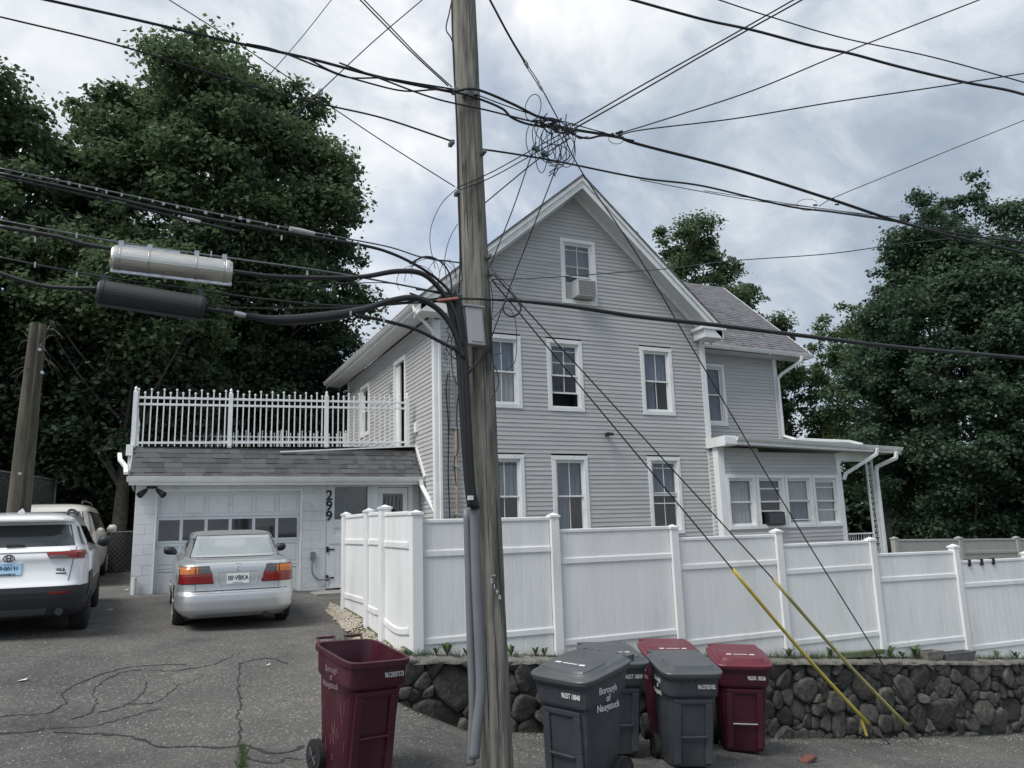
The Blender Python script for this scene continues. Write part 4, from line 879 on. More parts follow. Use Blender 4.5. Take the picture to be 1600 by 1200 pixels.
# ------------------------------------------------------------------ cables
def line(name, label, cat, pts, Y, w, m_=cable, group=None, seg=6, n=8):
    S, r = px_tube(pts, Y, w, seg, n); o = MB().tube(S, r, seg).build(name, m_, smooth=True); return tag(o, label, cat, group)
G_ = 'overhead wires'
OV = [
 ('main black cable from the top left corner of the sky to the pole top', [(60, -3, 6.2), (200, 28, 6.4), (365, 66, 6.6), (485, 92, 6.8), (600, 122, 6.9), (712, 145, 6.88)], 5),
 ('lower strand of the top left cable bundle, looping below it', [(385, 68, 6.6), (430, 78, 6.7), (500, 105, 6.8), (545, 121, 6.85), (600, 122, 6.86), (650, 130, 6.86), (712, 140, 6.86)], 3),
 ('middle strand sagging under the top left cable bundle', [(480, 91, 6.75), (520, 112, 6.8), (570, 128, 6.85), (630, 142, 6.85), (680, 140, 6.85), (712, 142, 6.85)], 3),
 ('strand crossing the pole face below the top clamp', [(530, 98, 6.78), (600, 125, 6.8), (680, 154, 6.8), (760, 172, 6.82), (820, 187, 6.85), (860, 196, 6.9)], 3),
 ('bundled strand from the pole top to the splice cluster', [(712, 142, 6.84), (745, 140, 6.84), (800, 162, 6.85), (840, 182, 6.9), (870, 190, 6.9)], 4.5),
 ('second bundled strand from the pole top to the splice cluster', [(712, 144, 6.84), (750, 155, 6.84), (785, 170, 6.85), (800, 184, 6.87), (830, 195, 6.9), (880, 200, 6.9)], 4),
 ('thin strand along the top of the splice cluster', [(745, 148, 6.84), (790, 165, 6.86), (830, 178, 6.9), (880, 190, 6.9), (960, 212, 7)], 2),
 ('thick cable running right from the splice cluster to the far right edge', [(858, 195, 6.9), (900, 203, 7), (965, 214, 7.1), (1000, 226, 7.1), (1150, 265, 7.1), (1300, 312, 7.2), (1400, 345, 7.2), (1500, 372, 7.2), (1605, 396, 7.2)], 5),
 ('slack loop of cable beside the splice cluster', [(880, 200, 6.95), (900, 212, 6.95), (920, 216, 6.95), (945, 212, 7), (990, 220, 7.05)], 3.5),
 ('second long wire at the left, passing in front of the big maple', [(-5, 25, 6.2), (200, 75, 6.5), (400, 136, 6.7), (500, 162, 6.8), (600, 185, 6.85), (710, 222, 6.86)], 3.2),
 ('wire running right from the pole above the gable peak', [(752, 233, 6.9), (800, 240, 7), (870, 252, 7.1), (1000, 278, 7.3), (1100, 291, 7.5), (1230, 322, 7.7), (1300, 331, 7.8), (1400, 346, 7.9), (1500, 366, 8), (1605, 379, 8)], 3.4),
 ('thin companion wire under the one above the gable peak', [(1000, 281, 7.3), (1100, 300, 7.6), (1190, 315, 7.8), (1300, 328, 7.9), (1450, 352, 8), (1605, 375, 8)], 1.4),
 ('thin wire sloping down from the top edge to the pole on the left', [(260, -3, 6), (375, 70, 6.3), (500, 155, 6.6), (600, 222, 6.8), (711, 292, 6.86)], 1.8),
 ('thin stay wire with a round insulator, rising to the top edge', [(663, -3, 6.5), (580, 68, 7), (497, 146, 8), (448, 192, 9)], 1.7),
 ('short thin wire meeting the maple crown from the top edge', [(520, -3, 6.5), (470, 60, 7), (413, 126, 8)], 1.2),
 ('left wire of the pair dropping steeply to the pole top', [(560, -3, 6), (600, 38, 6.3), (650, 88, 6.6), (700, 134, 6.85)], 2.2),
 ('right wire of the pair dropping steeply to the pole top', [(566, -3, 6.05), (606, 38, 6.35), (656, 90, 6.65), (706, 136, 6.85)], 2),
 ('insulated guy wire dropping from the top edge to the splice cluster', [(764, -3, 5.5), (795, 55, 5.9), (820, 97, 6.2)], 3.4),
 ('upper wire of the pair rising from the splice cluster to the top right', [(893, 197, 7), (1000, 135, 6.6), (1120, 68, 6.2), (1245, -3, 5.8)], 2.6),
 ('lower wire of the pair rising from the splice cluster to the top right', [(899, 200, 7), (1000, 143, 6.6), (1120, 74, 6.2), (1258, -3, 5.8)], 2.8),
 ('wire from the small right clamp to the upper right edge of the sky', [(966, 209, 7.1), (1050, 183, 6.7), (1180, 140, 6.3), (1320, 82, 5.9), (1545, -6, 5.4)], 2.3),
 ('wire from the small right clamp to the right edge', [(966, 211, 7.1), (1010, 202, 6.9), (1150, 185, 6.5), (1300, 160, 6.1), (1450, 138, 5.8), (1605, 114, 5.6)], 2.3),
 ('heavy twisted cable crossing the top right corner of the sky', [(975, -4, 5.5), (1060, 20, 5.6), (1110, 33, 5.6), (1180, 48, 5.7), (1270, 72, 5.7), (1330, 84, 5.8), (1400, 103, 5.8), (1500, 127, 5.9), (1570, 140, 5.9), (1605, 149, 6)], 4.4),
 ('thin wire above the heavy twisted cable at the top right', [(1112, -4, 5.6), (1200, 25, 5.6), (1320, 60, 5.7), (1460, 90, 5.8), (1605, 130, 5.9)], 2.1),
 ('very thin wire rising from the coiled clamp to the right edge', [(1280, 322, 7.2), (1305, 308, 7.1), (1400, 269, 6.8), (1500, 228, 6.5), (1605, 186, 6.2)], 1.3),
 ('heavy lashed cable crossing the house front to the right edge', [(700, 466, 6.8), (765, 468, 6.8), (830, 472, 6.9), (900, 480, 6.9), (1000, 495, 7), (1120, 508, 7.1), (1250, 524, 7.2), (1400, 542, 7.3), (1605, 560, 7.4)], [3.5, 4, 6, 7, 7, 7, 6.5, 6]),
 ('thin service wire crossing in front of the attic window', [(770, 437, 6.9), (850, 434, 8), (950, 427, 9.5), (1050, 419, 11), (1150, 407, 13), (1300, 396, 15), (1420, 380, 17), (1605, 360, 19)], 1.5),
 ('thin wire passing over the top of the right tree', [(1100, 298, 8), (1300, 328, 8), (1420, 341, 8.2), (1605, 358, 8.4)], 1.2),
]
for l, pts, w in OV: line('overhead_wire', l, 'wire', pts, 6.9, w, group=G_)
LW = [
 ('uppermost strand at the left edge carrying small clips', [(-5, 262, 6.6), (120, 288, 6.65), (300, 326, 6.7), (460, 358, 6.75), (600, 384, 6.8), (660, 402, 6.8), (722, 411, 6.85)], 2.6, wire_m),
 ('black cable lashed under the uppermost left strand', [(-5, 270, 6.6), (150, 303, 6.65), (300, 337, 6.7), (440, 362, 6.75), (560, 382, 6.78), (612, 396, 6.8), (660, 420, 6.8), (695, 447, 6.8), (714, 475, 6.8)], 5.2, cable),
 ('second black cable close under the uppermost left strand', [(-5, 275, 6.6), (100, 298, 6.65), (220, 326, 6.7), (300, 345, 6.7), (375, 362, 6.7)], 4, cable),
 ('thin strand passing above the silver splice case', [(-5, 343, 6.6), (100, 363, 6.65), (200, 381, 6.7), (365, 404, 6.7), (500, 423, 6.75), (600, 440, 6.8), (722, 464, 6.83)], 3, wire_m),
 ('black cable entering the left end of the silver splice case', [(-5, 353, 6.6), (90, 370, 6.6), (130, 381, 6.6), (176, 389, 6.6)], 7, cable),
 ('black cable leaving the silver splice case and arching into the pole', [(362, 424, 6.6), (430, 432, 6.65), (520, 434, 6.7), (570, 432, 6.72), (620, 424, 6.75), (660, 428, 6.78), (690, 455, 6.8), (712, 492, 6.8), (722, 540, 6.8)], [7, 7, 7, 8, 9, 9, 9, 8], cable),
 ('strand sloping under the silver splice case to the pole', [(-5, 401, 6.6), (80, 418, 6.6), (180, 436, 6.65), (300, 452, 6.7), (420, 468, 6.75), (560, 478, 6.8), (722, 462, 6.83)], 3, cable),
 ('thick cable sagging from the left edge into the black splice case', [(-5, 425, 6.5), (30, 437, 6.5), (70, 447, 6.5), (110, 450, 6.5), (153, 451, 6.5)], 6.5, cable),
 ('black cable with a swollen sleeve arching from the black splice case into the pole', [(318, 482, 6.55), (370, 490, 6.6), (430, 500, 6.65), (500, 496, 6.7), (560, 486, 6.72), (610, 470, 6.75), (650, 466, 6.78), (685, 484, 6.8), (708, 515, 6.8), (724, 560, 6.8)], [6, 8, 17, 17, 9, 10, 10, 10, 9], cable),
 ('lowest black cable curving down to the pole in front of the eave', [(555, 492, 6.7), (600, 501, 6.75), (650, 515, 6.8), (690, 535, 6.8), (722, 552, 6.8)], 6, cable),
 ('thin strand below the lashed cables near the pole', [(320, 478, 6.6), (420, 482, 6.7), (560, 480, 6.75), (640, 474, 6.8), (722, 470, 6.83)], 2.4, cable),
 ('thin wire arcing from the silver case to the pole clamp', [(365, 440, 6.6), (470, 447, 6.7), (560, 442, 6.75), (620, 444, 6.8), (690, 460, 6.82)], 1.6, cable),
 ('short copper coloured sleeve on the wire at the pole', [(684, 470, 6.78), (700, 468, 6.78), (716, 466, 6.78)], 5, mat('copper_sleeve', (.35, .14, .10), .6)),
]
for l, pts, w, m_ in LW: line('lashed_cable', l, 'cable', pts, 6.7, w, m_, group='cables lashed between the left edge and the pole')
DR = [
 ('left of the two thin wires hanging from the splice cluster to the house', [(838, 222, 6.9), (826, 255, 7), (800, 330, 7.3), (766, 415, 7.6)], 1.8),
 ('right of the two thin wires hanging from the splice cluster past the gable', [(878, 230, 6.9), (864, 275, 7), (835, 350, 7.3), (800, 440, 7.6), (765, 535, 8)], 1.9),
 ('slanting drop wire from the splice cluster to behind the pole', [(892, 215, 6.9), (846, 245, 7), (800, 282, 7.3), (752, 322, 7.6)], 2),
 ('upper drop wire of the pair running down to the pole clamp', [(893, 200, 6.9), (835, 232, 6.88), (770, 268, 6.86), (713, 294, 6.84)], 1.7),
 ('lower drop wire of the pair running down to the pole clamp', [(895, 206, 6.9), (835, 240, 6.88), (770, 276, 6.86), (716, 298, 6.84)], 1.7),
 ('thin wire bowing left from the pole clamp down to the cable arch', [(712, 296, 6.85), (690, 318, 6.8), (675, 350, 6.8), (672, 380, 6.8), (680, 420, 6.8)], 1.3),
 ('thin wire bowing left just above the cable arch', [(715, 350, 6.85), (703, 372, 6.8), (695, 405, 6.8), (698, 440, 6.8)], 1.3),
]
for l, pts, w in DR: line('drop_wire', l, 'wire', pts, 6.9, w, group='service drops near the pole')
# guy wires to ground anchors and their yellow guards
anc = ground_pt(1438, 1165)
GW = [('upper guy wire running down across the house to the left yellow guard', [(765, 425), (800, 470), (900, 590), (1000, 713), (1145, 889)], 2.1),
      ('lower guy wire running down to the right yellow guard', [(800, 470), (900, 565), (1000, 676), (1208, 905)], 2.1)]
def guy(a, b, ya, yb, w, label, nm='guy_wire', m_=wire_m, cat='guy wire'):
    A, B = at(*a, ya), at(*b, yb); o = MB().tube([A, A*.5+B*.5, B], [depth(p)*w/FPX/2 for p in (A, A*.5+B*.5, B)], 6).build(nm, m_); return tag(o, label, cat)
guy((768, 437), (1145, 890), 7.0, 8.3, 2.3, 'guy wire reaching the upper end of the left yellow guard', m_=cable)
guy((768, 425), (1208, 905), 7.05, 8.45, 2.2, 'guy wire reaching the upper end of the right yellow guard', m_=cable)
line('guy_wire', 'long guy wire from the splice cluster past the gable to the wall foot', 'guy wire', [(873, 190, 6.9), (905, 262, 7), (1000, 405, 7.2), (1100, 575, 7.4), (1240, 812, 7.8), (1367, 1018, 8.2), (1432, 1130, 8.5)], 7, 1.9)
for (a, b, lab) in (((1145, 890), (1356, 1130), 'left yellow plastic guy guard, bright, forked at its foot'), ((1208, 905), (1416, 1132), 'right yellow plastic guy guard, faded to olive')):
    A, B = at(*a, 8.3 if a[0] == 1145 else 8.45), at(*b, 8.75 if a[0] == 1145 else 8.8); S = [A+(B-A)*t+Vector((0, 0, -.05*math.sin(math.pi*t)))*1.0 for t in np.linspace(0, 1, 10)]
    g_ = thing('guy_guard', lab, 'guy guard', tuple(B))
    MB().tube(S, [.024]*9+[.032], 10).build('sleeve', yellow if a[0] == 1145 else mat('yellow_faded', (.42, .37, .14), .6, var=.15, vscale=5, dirt=(.25, .25, .15)), g_, smooth=True)
    if a[0] == 1145: MB().tube([S[-1]+Vector((-.12, 0, .06)), S[-1]+Vector((-.05, 0, -.16))], .02, 8).build('clip', yellow, g_)
A = at(1356, 1132, 8.75); tag(MB().tube([A, at(1440, 1205, 8.9)], .014, 8).build('anchor_rod', wire_m), 'dark anchor rod running from the left guy guard into the ground', 'anchor rod')
A = at(1414, 1132, 8.8); tg = MB(); tg.tube([A, at(1475, 1205, 8.9)], .009, 6); tg.tube([A+Vector((.03, 0, .02)), at(1478, 1205, 8.9)], .006, 6)
tag(tg.build('anchor_rod', wire_m), 'twin steel anchor strands below the right guy guard', 'anchor rod')
# splice cases
def case(label, a, b, Y, dpx, m_, bands):
    A, B = at(*a, Y), at(*b, Y); d = (B-A); L_ = d.length; r = depth((A+B)/2)*dpx/FPX/2; root = thing('splice_case', label, 'splice case', tuple((A+B)/2))
    def q(t): return A+d*t
    b_ = MB(); ts = [0, 0, .012, .02, .025, .05, .055, .94, .945, .97, .975, .985, 1, 1]; rs = [0.02, r*.85, r*.9, r*.96, r, r, r*.985, r*.985, r, r, r*.96, r*.9, r*.85, .02]
    b_.tube([q(t) for t in ts], rs, 28, False); b_.build('shell', m_, root, smooth=False)
    for t in bands:
        MB().tube([q(t-.008), q(t-.006), q(t+.006), q(t+.008)], [r*.98, r*1.025, r*1.025, r*.98], 28, False).build('band', steel if m_ is can else cladding, root)
        p = q(t)+Vector((0, -.02, r*1.02)); MB().box(p.x-.018, p.x+.018, p.y-.015, p.y+.015, p.z-.01, p.z+.035).build('clamp', steel if m_ is can else cladding, root)
    s = MB(); s.beam(q(0)+Vector((0, -.03, -r*.98)), q(1)+Vector((0, -.03, -r*.98)), .02, .025); s.build('flange', steel if m_ is can else cladding, root)
    if m_ is can: s = MB(); s.beam(q(.05)+Vector((0, .0, r*1.05)), q(.55)+Vector((0, 0, r*1.05)), .03, .025); s.build('hanger_bar', steel, root)
    return root
case('long silver metal splice case hanging among the cables at left', (174, 404), (362, 427), 6.55, 42, can, (.07, .30, .69, .93))
case('black plastic splice case hanging just below the silver one', (152, 457), (320, 483), 6.45, 41, cladding, (.05, .95))
for lab, a, b, Y, w, m_ in (('short pale sleeve on the lower strand above the silver case', (285, 340), (313, 347), 6.6, 6, steel), ('dark oval sleeve on the lashed cable right of the maple crown', (452, 357), (492, 366), 6.7, 9, boxgray),
        ('grey sleeve tag hanging on the cable right of the black case', (366, 489), (384, 493), 6.5, 9, steel)):
    tag(MB().tube([at(*a, Y), at((a[0]+b[0])/2, (a[1]+b[1])/2, Y), at(*b, Y)], [depth(at(*a, Y))*w/FPX/2*k for k in (.8, 1, .8)], 10).build('cable_sleeve', m_), lab, 'cable sleeve')
# little clips along the upper left strand
cs = MB()
for x in list(range(40, 460, 22)):
    y = np.interp(x, [0, 120, 300, 460], [263, 288, 326, 358]); p = at(x+random.uniform(-6, 6), y, 6.65); s = random.uniform(.003, .009); cs.box(p.x-s*1.6, p.x+s*1.6, p.y-.008, p.y+.008, p.z-.018, p.z+s)
for x, y in ((55, 373), (120, 366), (210, 345), (330, 395), (55, 412), (120, 428), (480, 425), (560, 438), (600, 500), (548, 488), (440, 370), (560, 384)):
    p = at(x, y, 6.6); cs.box(p.x-.006, p.x+.006, p.y-.01, p.y+.01, p.z-.03, p.z+.012)
stuff(tag(cs.build('cable_clips', boxgray), 'small metal clips and lashing clamps dotted along the left cables', 'cable clips'))
# coil loops and the splice cluster
cl2 = MB()
for k in range(4): cx, cy, rr = 800+random.uniform(-1, 1), 480+random.uniform(-1, 1), 14; cl2.tube([at(cx+rr*math.cos(a), cy+rr*math.sin(a), 6.78+k*.008) for a in np.linspace(0, 2*math.pi, 24)], .006, 6)
tag(cl2.build('cable_coil', cable), 'neat ring of coiled black cable hanging right of the pole', 'coil')
hub = thing('splice_cluster', 'tangled cluster of connectors and looping drop wires on the overhead line', 'wire cluster', tuple(at(870, 200, 6.9)))
loops = [(833, 168, 12, 21, .2), (842, 215, 20, 32, .1), (850, 222, 16, 34, -.3), (858, 218, 14, 28, .3), (866, 222, 20, 30, -.1), (872, 232, 26, 26, .2), (880, 226, 18, 36, -.2), (862, 205, 28, 20, .4), (846, 232, 10, 38, 0), (868, 240, 22, 14, .1), (888, 222, 10, 30, .2)]
for (cx, cy, rx, ry, tl) in loops:
    pts = []
    for a in np.linspace(-1.3, 5.0, 26):
        x, y = rx*math.cos(a), ry*math.sin(a); pts.append(at(cx+x*math.cos(tl)-y*math.sin(tl), cy+x*math.sin(tl)+y*math.cos(tl), 6.86+.03*math.sin(a)))
    MB().tube(pts, .0048, 5).build('loop', cable, hub)
for k in range(30):
    x = 832+k*2.3+random.uniform(-2, 2); y = 190+(x-832)*.26+random.uniform(-4, 5); a_ = random.uniform(-1, 1); L_ = random.uniform(5, 16)
    pts = [at(x, y, 6.86), at(x+L_*math.cos(a_), y+L_*.6*math.sin(a_)+2, 6.84), at(x+L_*1.8*math.cos(a_), y+L_*math.sin(a_), 6.86)]
    MB().tube(spline(pts, 4), random.uniform(.004, .011), 6).build('connector', cable, hub)
for (x, y) in ((837, 232), (852, 240)):
    p = at(x, y, 6.84); q = MB(); q.box(-.045, .045, -.02, .02, -.025, .025, lambda a, b, c: (p.x+a*.85+c*.4, p.y+b, p.z+c*.85-a*.4)); bevel(q.build('closure', mat('teal_closure', (.05, .10, .11), .5), hub), .008)
for pts in ([(873, 225), (876, 248), (868, 262), (858, 270)], [(858, 258), (872, 262), (866, 274)], [(858, 275), (864, 270), (868, 276)], [(870, 205), (880, 220), (885, 240), (880, 258), (860, 268)], [(885, 178), (884, 190), (888, 200)], [(890, 192), (892, 200)]):
    MB().tube(spline([at(a, b, 6.84) for a, b in pts], 5) if len(pts) > 2 else [at(a, b, 6.84) for a, b in pts], .006, 5).build('tail', cable, hub)
rc = thing('wire_clamp', 'small right hand clamp on the line with a thin loop of wire', 'clamp', tuple(at(963, 213, 7.05)))
MB().tube([at(963+12*math.cos(a), 217+8*math.sin(a), 7.05) for a in np.linspace(0, 2*math.pi, 20)], .004, 5).build('loop', cable, rc)
for (x, y) in ((941, 208), (956, 210), (965, 208), (970, 206), (968, 212)): p = at(x, y, 7.05); MB().tube([p-Vector((.02, 0, .01)), p+Vector((.02, 0, .01))], .016, 6).build('connector', cable, rc)
rc = thing('wire_clamp', 'coiled clamp with thin loop where a wire leaves the thick right cable', 'clamp', tuple(at(1275, 320, 7.15)))
MB().tube([at(1262+17*math.cos(a), 320+9*math.sin(a), 7.15) for a in np.linspace(.5, 5.8, 20)], .0035, 5).build('loop', cable, rc)
for (x, y) in ((1274, 321), (1300, 311), (1308, 320)): p = at(x, y, 7.15); MB().tube([p-Vector((.03, 0, 0)), p+Vector((.03, 0, .01))], .013, 6).build('connector', cable, rc)
rc = thing('guy_insulator', 'pair of insulators on the steep guy wire above the splice cluster', 'insulator', tuple(at(822, 99, 6.2)))
for (x0, y0), (x1, y1), r in (((818, 93), (826, 106), .022), ((839, 128), (850, 145), .017)): MB().tube([at(x0, y0, 6.3), at((x0+x1)/2, (y0+y1)/2, 6.3), at(x1, y1, 6.3)], [r*.6, r, r*.3], 10).build('insulator', boxgray, rc)
for dx in (-1.5, 2): MB().tube([at(823+dx, 103, 6.3), at(841+dx, 130, 6.35)], .005, 5).build('link', cable, rc)
MB().tube([at(850, 145, 6.4), at(874, 190, 6.9)], .007, 5).build('tail', cable, rc)
tag(MB().tube([at(489, 150, 8), at(497, 145, 8), at(503, 140, 8)], [.02, .04, .02], 10).build('stay_insulator', steel), 'round pale insulator on the thin stay wire beside the maple', 'insulator')
# fine tangles beside the pole
tg_ = thing('wire_tangle', 'fine tangle of looping drop wires left of the pole above the cabinet', 'wire tangle', tuple(at(670, 430, 6.8)))
for (cx, cy, rx, ry) in ((665, 430, 22, 30), (672, 440, 40, 36), (690, 430, 22, 24), (650, 440, 30, 26), (700, 440, 14, 34), (668, 426, 26, 26)):
    MB().tube([at(cx+rx*math.cos(a), cy+ry*math.sin(a), 6.8+.03*math.sin(2*a)) for a in np.linspace(2.2+random.random(), 5.6+random.random(), 18)], .0028, 5).build('loop', cable, tg_)
for pts in ([(640, 412), (665, 401), (690, 410), (703, 430), (706, 455)], [(650, 452), (700, 458), (722, 466)], [(640, 458), (680, 470), (690, 462)]): MB().tube(spline([at(a, b, 6.8) for a, b in pts], 5), .009, 6).build('jumper', cable, tg_)
tg_ = thing('wire_tangle', 'fine tangle of thin wires below the black cables at the pole', 'wire tangle', tuple(at(710, 540, 6.8)))
for k in range(9):
    cx, cy = random.uniform(702, 722), random.uniform(500, 560); MB().tube([at(cx+random.uniform(4, 12)*math.cos(a), cy+16*math.sin(a), 6.78) for a in np.linspace(random.random()*3, 3+random.random()*3, 12)], .003, 5).build('loop', cable, tg_)
tg_ = thing('wire_tangle', 'loose wires and hooks on the right flank of the pole', 'wire tangle', tuple(at(775, 450, 6.9)))
for pts in ([(764, 415), (775, 428), (800, 452)], [(768, 437), (790, 436)], [(765, 470), (800, 466), (830, 472)], [(766, 440), (770, 470), (768, 500)], [(768, 556), (784, 552)], [(768, 500), (790, 480), (805, 500), (806, 560), (790, 580)], [(771, 440), (800, 456), (812, 478)]):
    MB().tube(spline([at(a, b, 6.95) for a, b in pts], 5) if len(pts) > 2 else [at(a, b, 6.95) for a, b in pts], .004, 5).build('loop', cable, tg_)
# ------------------------------------------------------------------ wheelie bins
def sup(phi, n): c, s_ = math.cos(phi), math.sin(phi); r = (abs(c)**n+abs(s_)**n)**(-1/n); return r*c, r*s_
def rings(levels, n_exp=7, seg=48, shear=None):
    vs = []
    for (z, w, d, yo) in levels:
        for k in range(seg):
            x, y = sup(2*math.pi*k/seg, n_exp); X, Y, Z = x*w/2, y*d/2+yo, z
            if shear: Z = shear(X, Y, Z)
            vs.append((X, Y, Z))
    return vs, [(j*seg+k, j*seg+(k+1) % seg, (j+1)*seg+(k+1) % seg, (j+1)*seg+k) for j in range(len(levels)-1) for k in range(seg)]
def tilt(X, Y, Z): return Z + (.10*(Y+.38)/.76 if Z > .70 else 0)
LV = [(.05, .46, .48, 0), (.07, .48, .50, 0), (.45, .52, .56, 0), (.70, .55, .605, 0), (.745, .56, .62, 0), (.775, .60, .68, 0), (.80, .605, .69, 0), (.955, .615, .72, 0), (.96, .655, .765, 0), (1.0, .66, .77, 0), (1.005, .65, .76, 0)]
def yfront(z): return -np.interp(z, [l[0] for l in LV[:8]], [l[2]/2 for l in LV[:8]])
def make_bin(kind, label, loc, rz, serial, lidtext=None, open_=False, side_text=None, hand=None, sc=1., lean=0.):
    pl = redpl if kind == 'red' else graypl; ld = redlid if kind == 'red' else graylid_toplit
    root = thing('wheelie_bin', label, 'wheelie bin', loc, group='wheelie bins at the roadside', world=False, rot=(lean, math.radians(2.5), rz)); root.scale = (sc, sc, sc)
    vs, fs = rings(LV, shear=tilt)
    b = MB(); b.add(vs, fs); seg = 48
    if open_:
        iv, if_ = rings([(1.005, .60, .71, 0), (.9, .585, .68, 0), (.70, .53, .585, 0), (.2, .47, .50, 0)], shear=tilt); b.add(iv, [f[::-1] for f in if_]); k0 = len(LV)*seg; top = (len(LV)-1)*seg
        b.f += [(top+k, top+(k+1) % seg, k0+(k+1) % seg, k0+k) for k in range(seg)]; b.f.append(tuple(range(k0+3*seg, k0+4*seg)))
    b.f.append(tuple(range(seg))[::-1])
    o = b.build('body', pl, root, smooth=True); e = o.modifiers.new('es', 'EDGE_SPLIT'); e.split_angle = math.radians(38)
    # recessed front panel frame, catch bar
    fr = MB()
    def F(x, dd, z): return (x, yfront(z)-dd, z)
    for (x0, x1, z0, z1) in ((-.21, -.135, .08, .70), (.135, .21, .08, .70)):
        for a, c in ((.08, .39), (.39, .70)): fr.box(x0, x1, -.01, .022, a, c, F)
    fr.box(-.21, .21, -.01, .022, .70, .745, F)
    bevel(fr.build('front_frame', pl, root), .006)
    MB().tube([(-.14, yfront(.36)-.028, .36), (.14, yfront(.36)-.028, .36)], .011, 8).build('catch_bar', pl if kind != 'red' or open_ else steel, root)
    for s in (-1, 1):
        w = MB(); w.tube([(s*.245, .25, .14), (s*.30, .25, .14)], .14, 22); wo = w.build('wheel', tyre, root); 
        h = MB(); h.tube([(s*.301, .25, .14), (s*.304, .25, .14)], .09, 18); [h.tube([(s*.306, .25, .14), (s*.306, .25+.085*math.cos(a), .14+.085*math.sin(a))], .007, 4) for a in np.linspace(0, 6.28, 9)[:-1]]; h.build('hub', cladding, wo)
    hn = MB()
    if open_:
        for s in (-1, 1):
            hn.tube([(s*.06, .39, 1.06), (s*.06, .45, 1.13)], .012, 6); hn.tube([(s*.23, .39, 1.06), (s*.23, .45, 1.13)], .012, 6); hn.tube([(s*.05, .45, 1.13), (s*.24, .45, 1.13)], .013, 8)
        hn.build('handle', pl, root)
        for _ in range(16):
            y_ = random.uniform(-.25, .2); z_ = random.uniform(.15, .6); l_ = random.uniform(.04, .12); a_ = random.uniform(-.3, .5); w_ = float(np.interp(z_, [l[0] for l in LV[:8]], [l[1]/2 for l in LV[:8]])); w2_ = float(np.interp(z_+l_*math.cos(a_), [l[0] for l in LV[:8]], [l[1]/2 for l in LV[:8]]))
            MB().tube([(-w_-.001, y_, z_), (-w2_-.001, y_+l_*math.sin(a_), z_+l_*math.cos(a_))], .0012, 4).build('scuff', mat('scuff_mark', (.30, .17, .18), .8), root)
        pp = MB(); pp.add([(-.22, -.22, .86), (-.12, -.27, .87), (-.10, -.2, .90), (-.2, -.16, .88)], [(0, 1, 2, 3)]); pp.build('paper_scrap', platew, root)
    else:
        L2 = [(.985, .69, .79, -.005), (1.02, .71, .81, -.005), (1.03, .70, .80, -.005), (1.035, .665, .76, -.0), (1.055, .62, .71, .0), (1.066, .60, .69, .0), (1.07, .3, .3, .0)]
        vs, fs = rings(L2, 6, 48, shear=tilt); lb = MB(); lb.add(vs, fs); lb.f.append(tuple(range(6*48, 7*48))); lo = lb.build('lid', ld, root, smooth=True); rp = MB(); v_, f_ = rings([(1.06, .54, .40, -.13), (1.082, .515, .375, -.13), (1.088, .49, .35, -.13), (1.089, .2, .15, -.13)], 6, 32, shear=tilt); rp.add(v_, f_); rp.f.append(tuple(range(3*32, 4*32))); ro_ = rp.build('raised_panel', ld, lo, smooth=True); e2 = ro_.modifiers.new('es', 'EDGE_SPLIT'); e2.split_angle = math.radians(30); e = lo.modifiers.new('es', 'EDGE_SPLIT'); e.split_angle = math.radians(30)
        hn.tube([(-.29, .43, 1.14), (.29, .43, 1.14)], .016, 8)
        for x in (-.27, -.1, .1, .27): hn.box(x-.02, x+.02, .34, .45, 1.09, 1.155)
        hn.build('handle', ld, root)
        if lidtext:
            lp = MB()
            for x0, x1, w_ in ((-.17, -.11, .022), (-.085, .075, .012), (.10, .16, .022)): y0 = -.17; lp.add([(x0, y0-w_, tilt(0, y0-w_, 1.092)), (x1, y0-w_*.6, tilt(0, y0-w_, 1.092)), (x1, y0+w_, tilt(0, y0+w_, 1.092)), (x0, y0+w_*.5, tilt(0, y0+w_, 1.092))], [(0, 1, 2, 3)])
            lp.build('lid_print', printw, root)
    text_mb(serial, .062, lambda x, y, z: (x+.14, yfront(.87)-.006-z, .88+y), .001, .62, bold=.001).build('serial_number', printw, root)
    if hand: text_mb(hand, .13, lambda x, y, z: (x-.06, yfront(.92)-.005-z, .945+y*.7), .001).build('marker_number', printd, root)
    if side_text:
        s = side_text[0]
        text_mb(side_text[1], side_text[2], lambda x, y, z: (s*(.3075+.0015+z), -.02+s*x, .80+y+.04), .001, .95, bold=.0015).build('side_print', printw, root)
    else: 
        text_mb('Borough\nof\nNaugatuck', .075, lambda x, y, z: (-(.3095+z), -.02-x, .85+y), .001, .9).build('side_print', mat('worn_print', (.22, .16, .17), .6) if kind == 'red' else printw, root)
    return root
rad = math.radians
def gl(x, y): return (x, y, height(x, y)-.005)
make_bin('red', 'open empty maroon bin standing left of the utility pole', gl(1.74, 7.2), rad(15), '9612R07173', open_=True, lean=rad(1.5), sc=.97)
make_bin('gray', 'nearest grey bin with Borough of Naugatuck printed on its side', gl(3.72, 6.72), rad(-66), '9625T 18840', 1, side_text=(1, 'Borough\nof\nNaugatuck', .085), hand='299')
make_bin('gray', 'grey bin behind the printed grey bin, half hidden by it', gl(4.92, 8.15), rad(-14), '9625T 18839', 1)
make_bin('gray', 'grey bin with a wheel showing, in front of the maroon pair', gl(5.53, 7.62), rad(-19), '9612T05102', None, hand='299')
make_bin('red', 'closed maroon bin mostly hidden behind the right grey bin', gl(6.08, 8.64), rad(-22), '9625R 18337', 1, sc=1.05)
make_bin('red', 'rightmost closed maroon bin beside the stone wall', gl(6.98, 8.42), rad(-30), '9625R 18336', 1, sc=1.06)
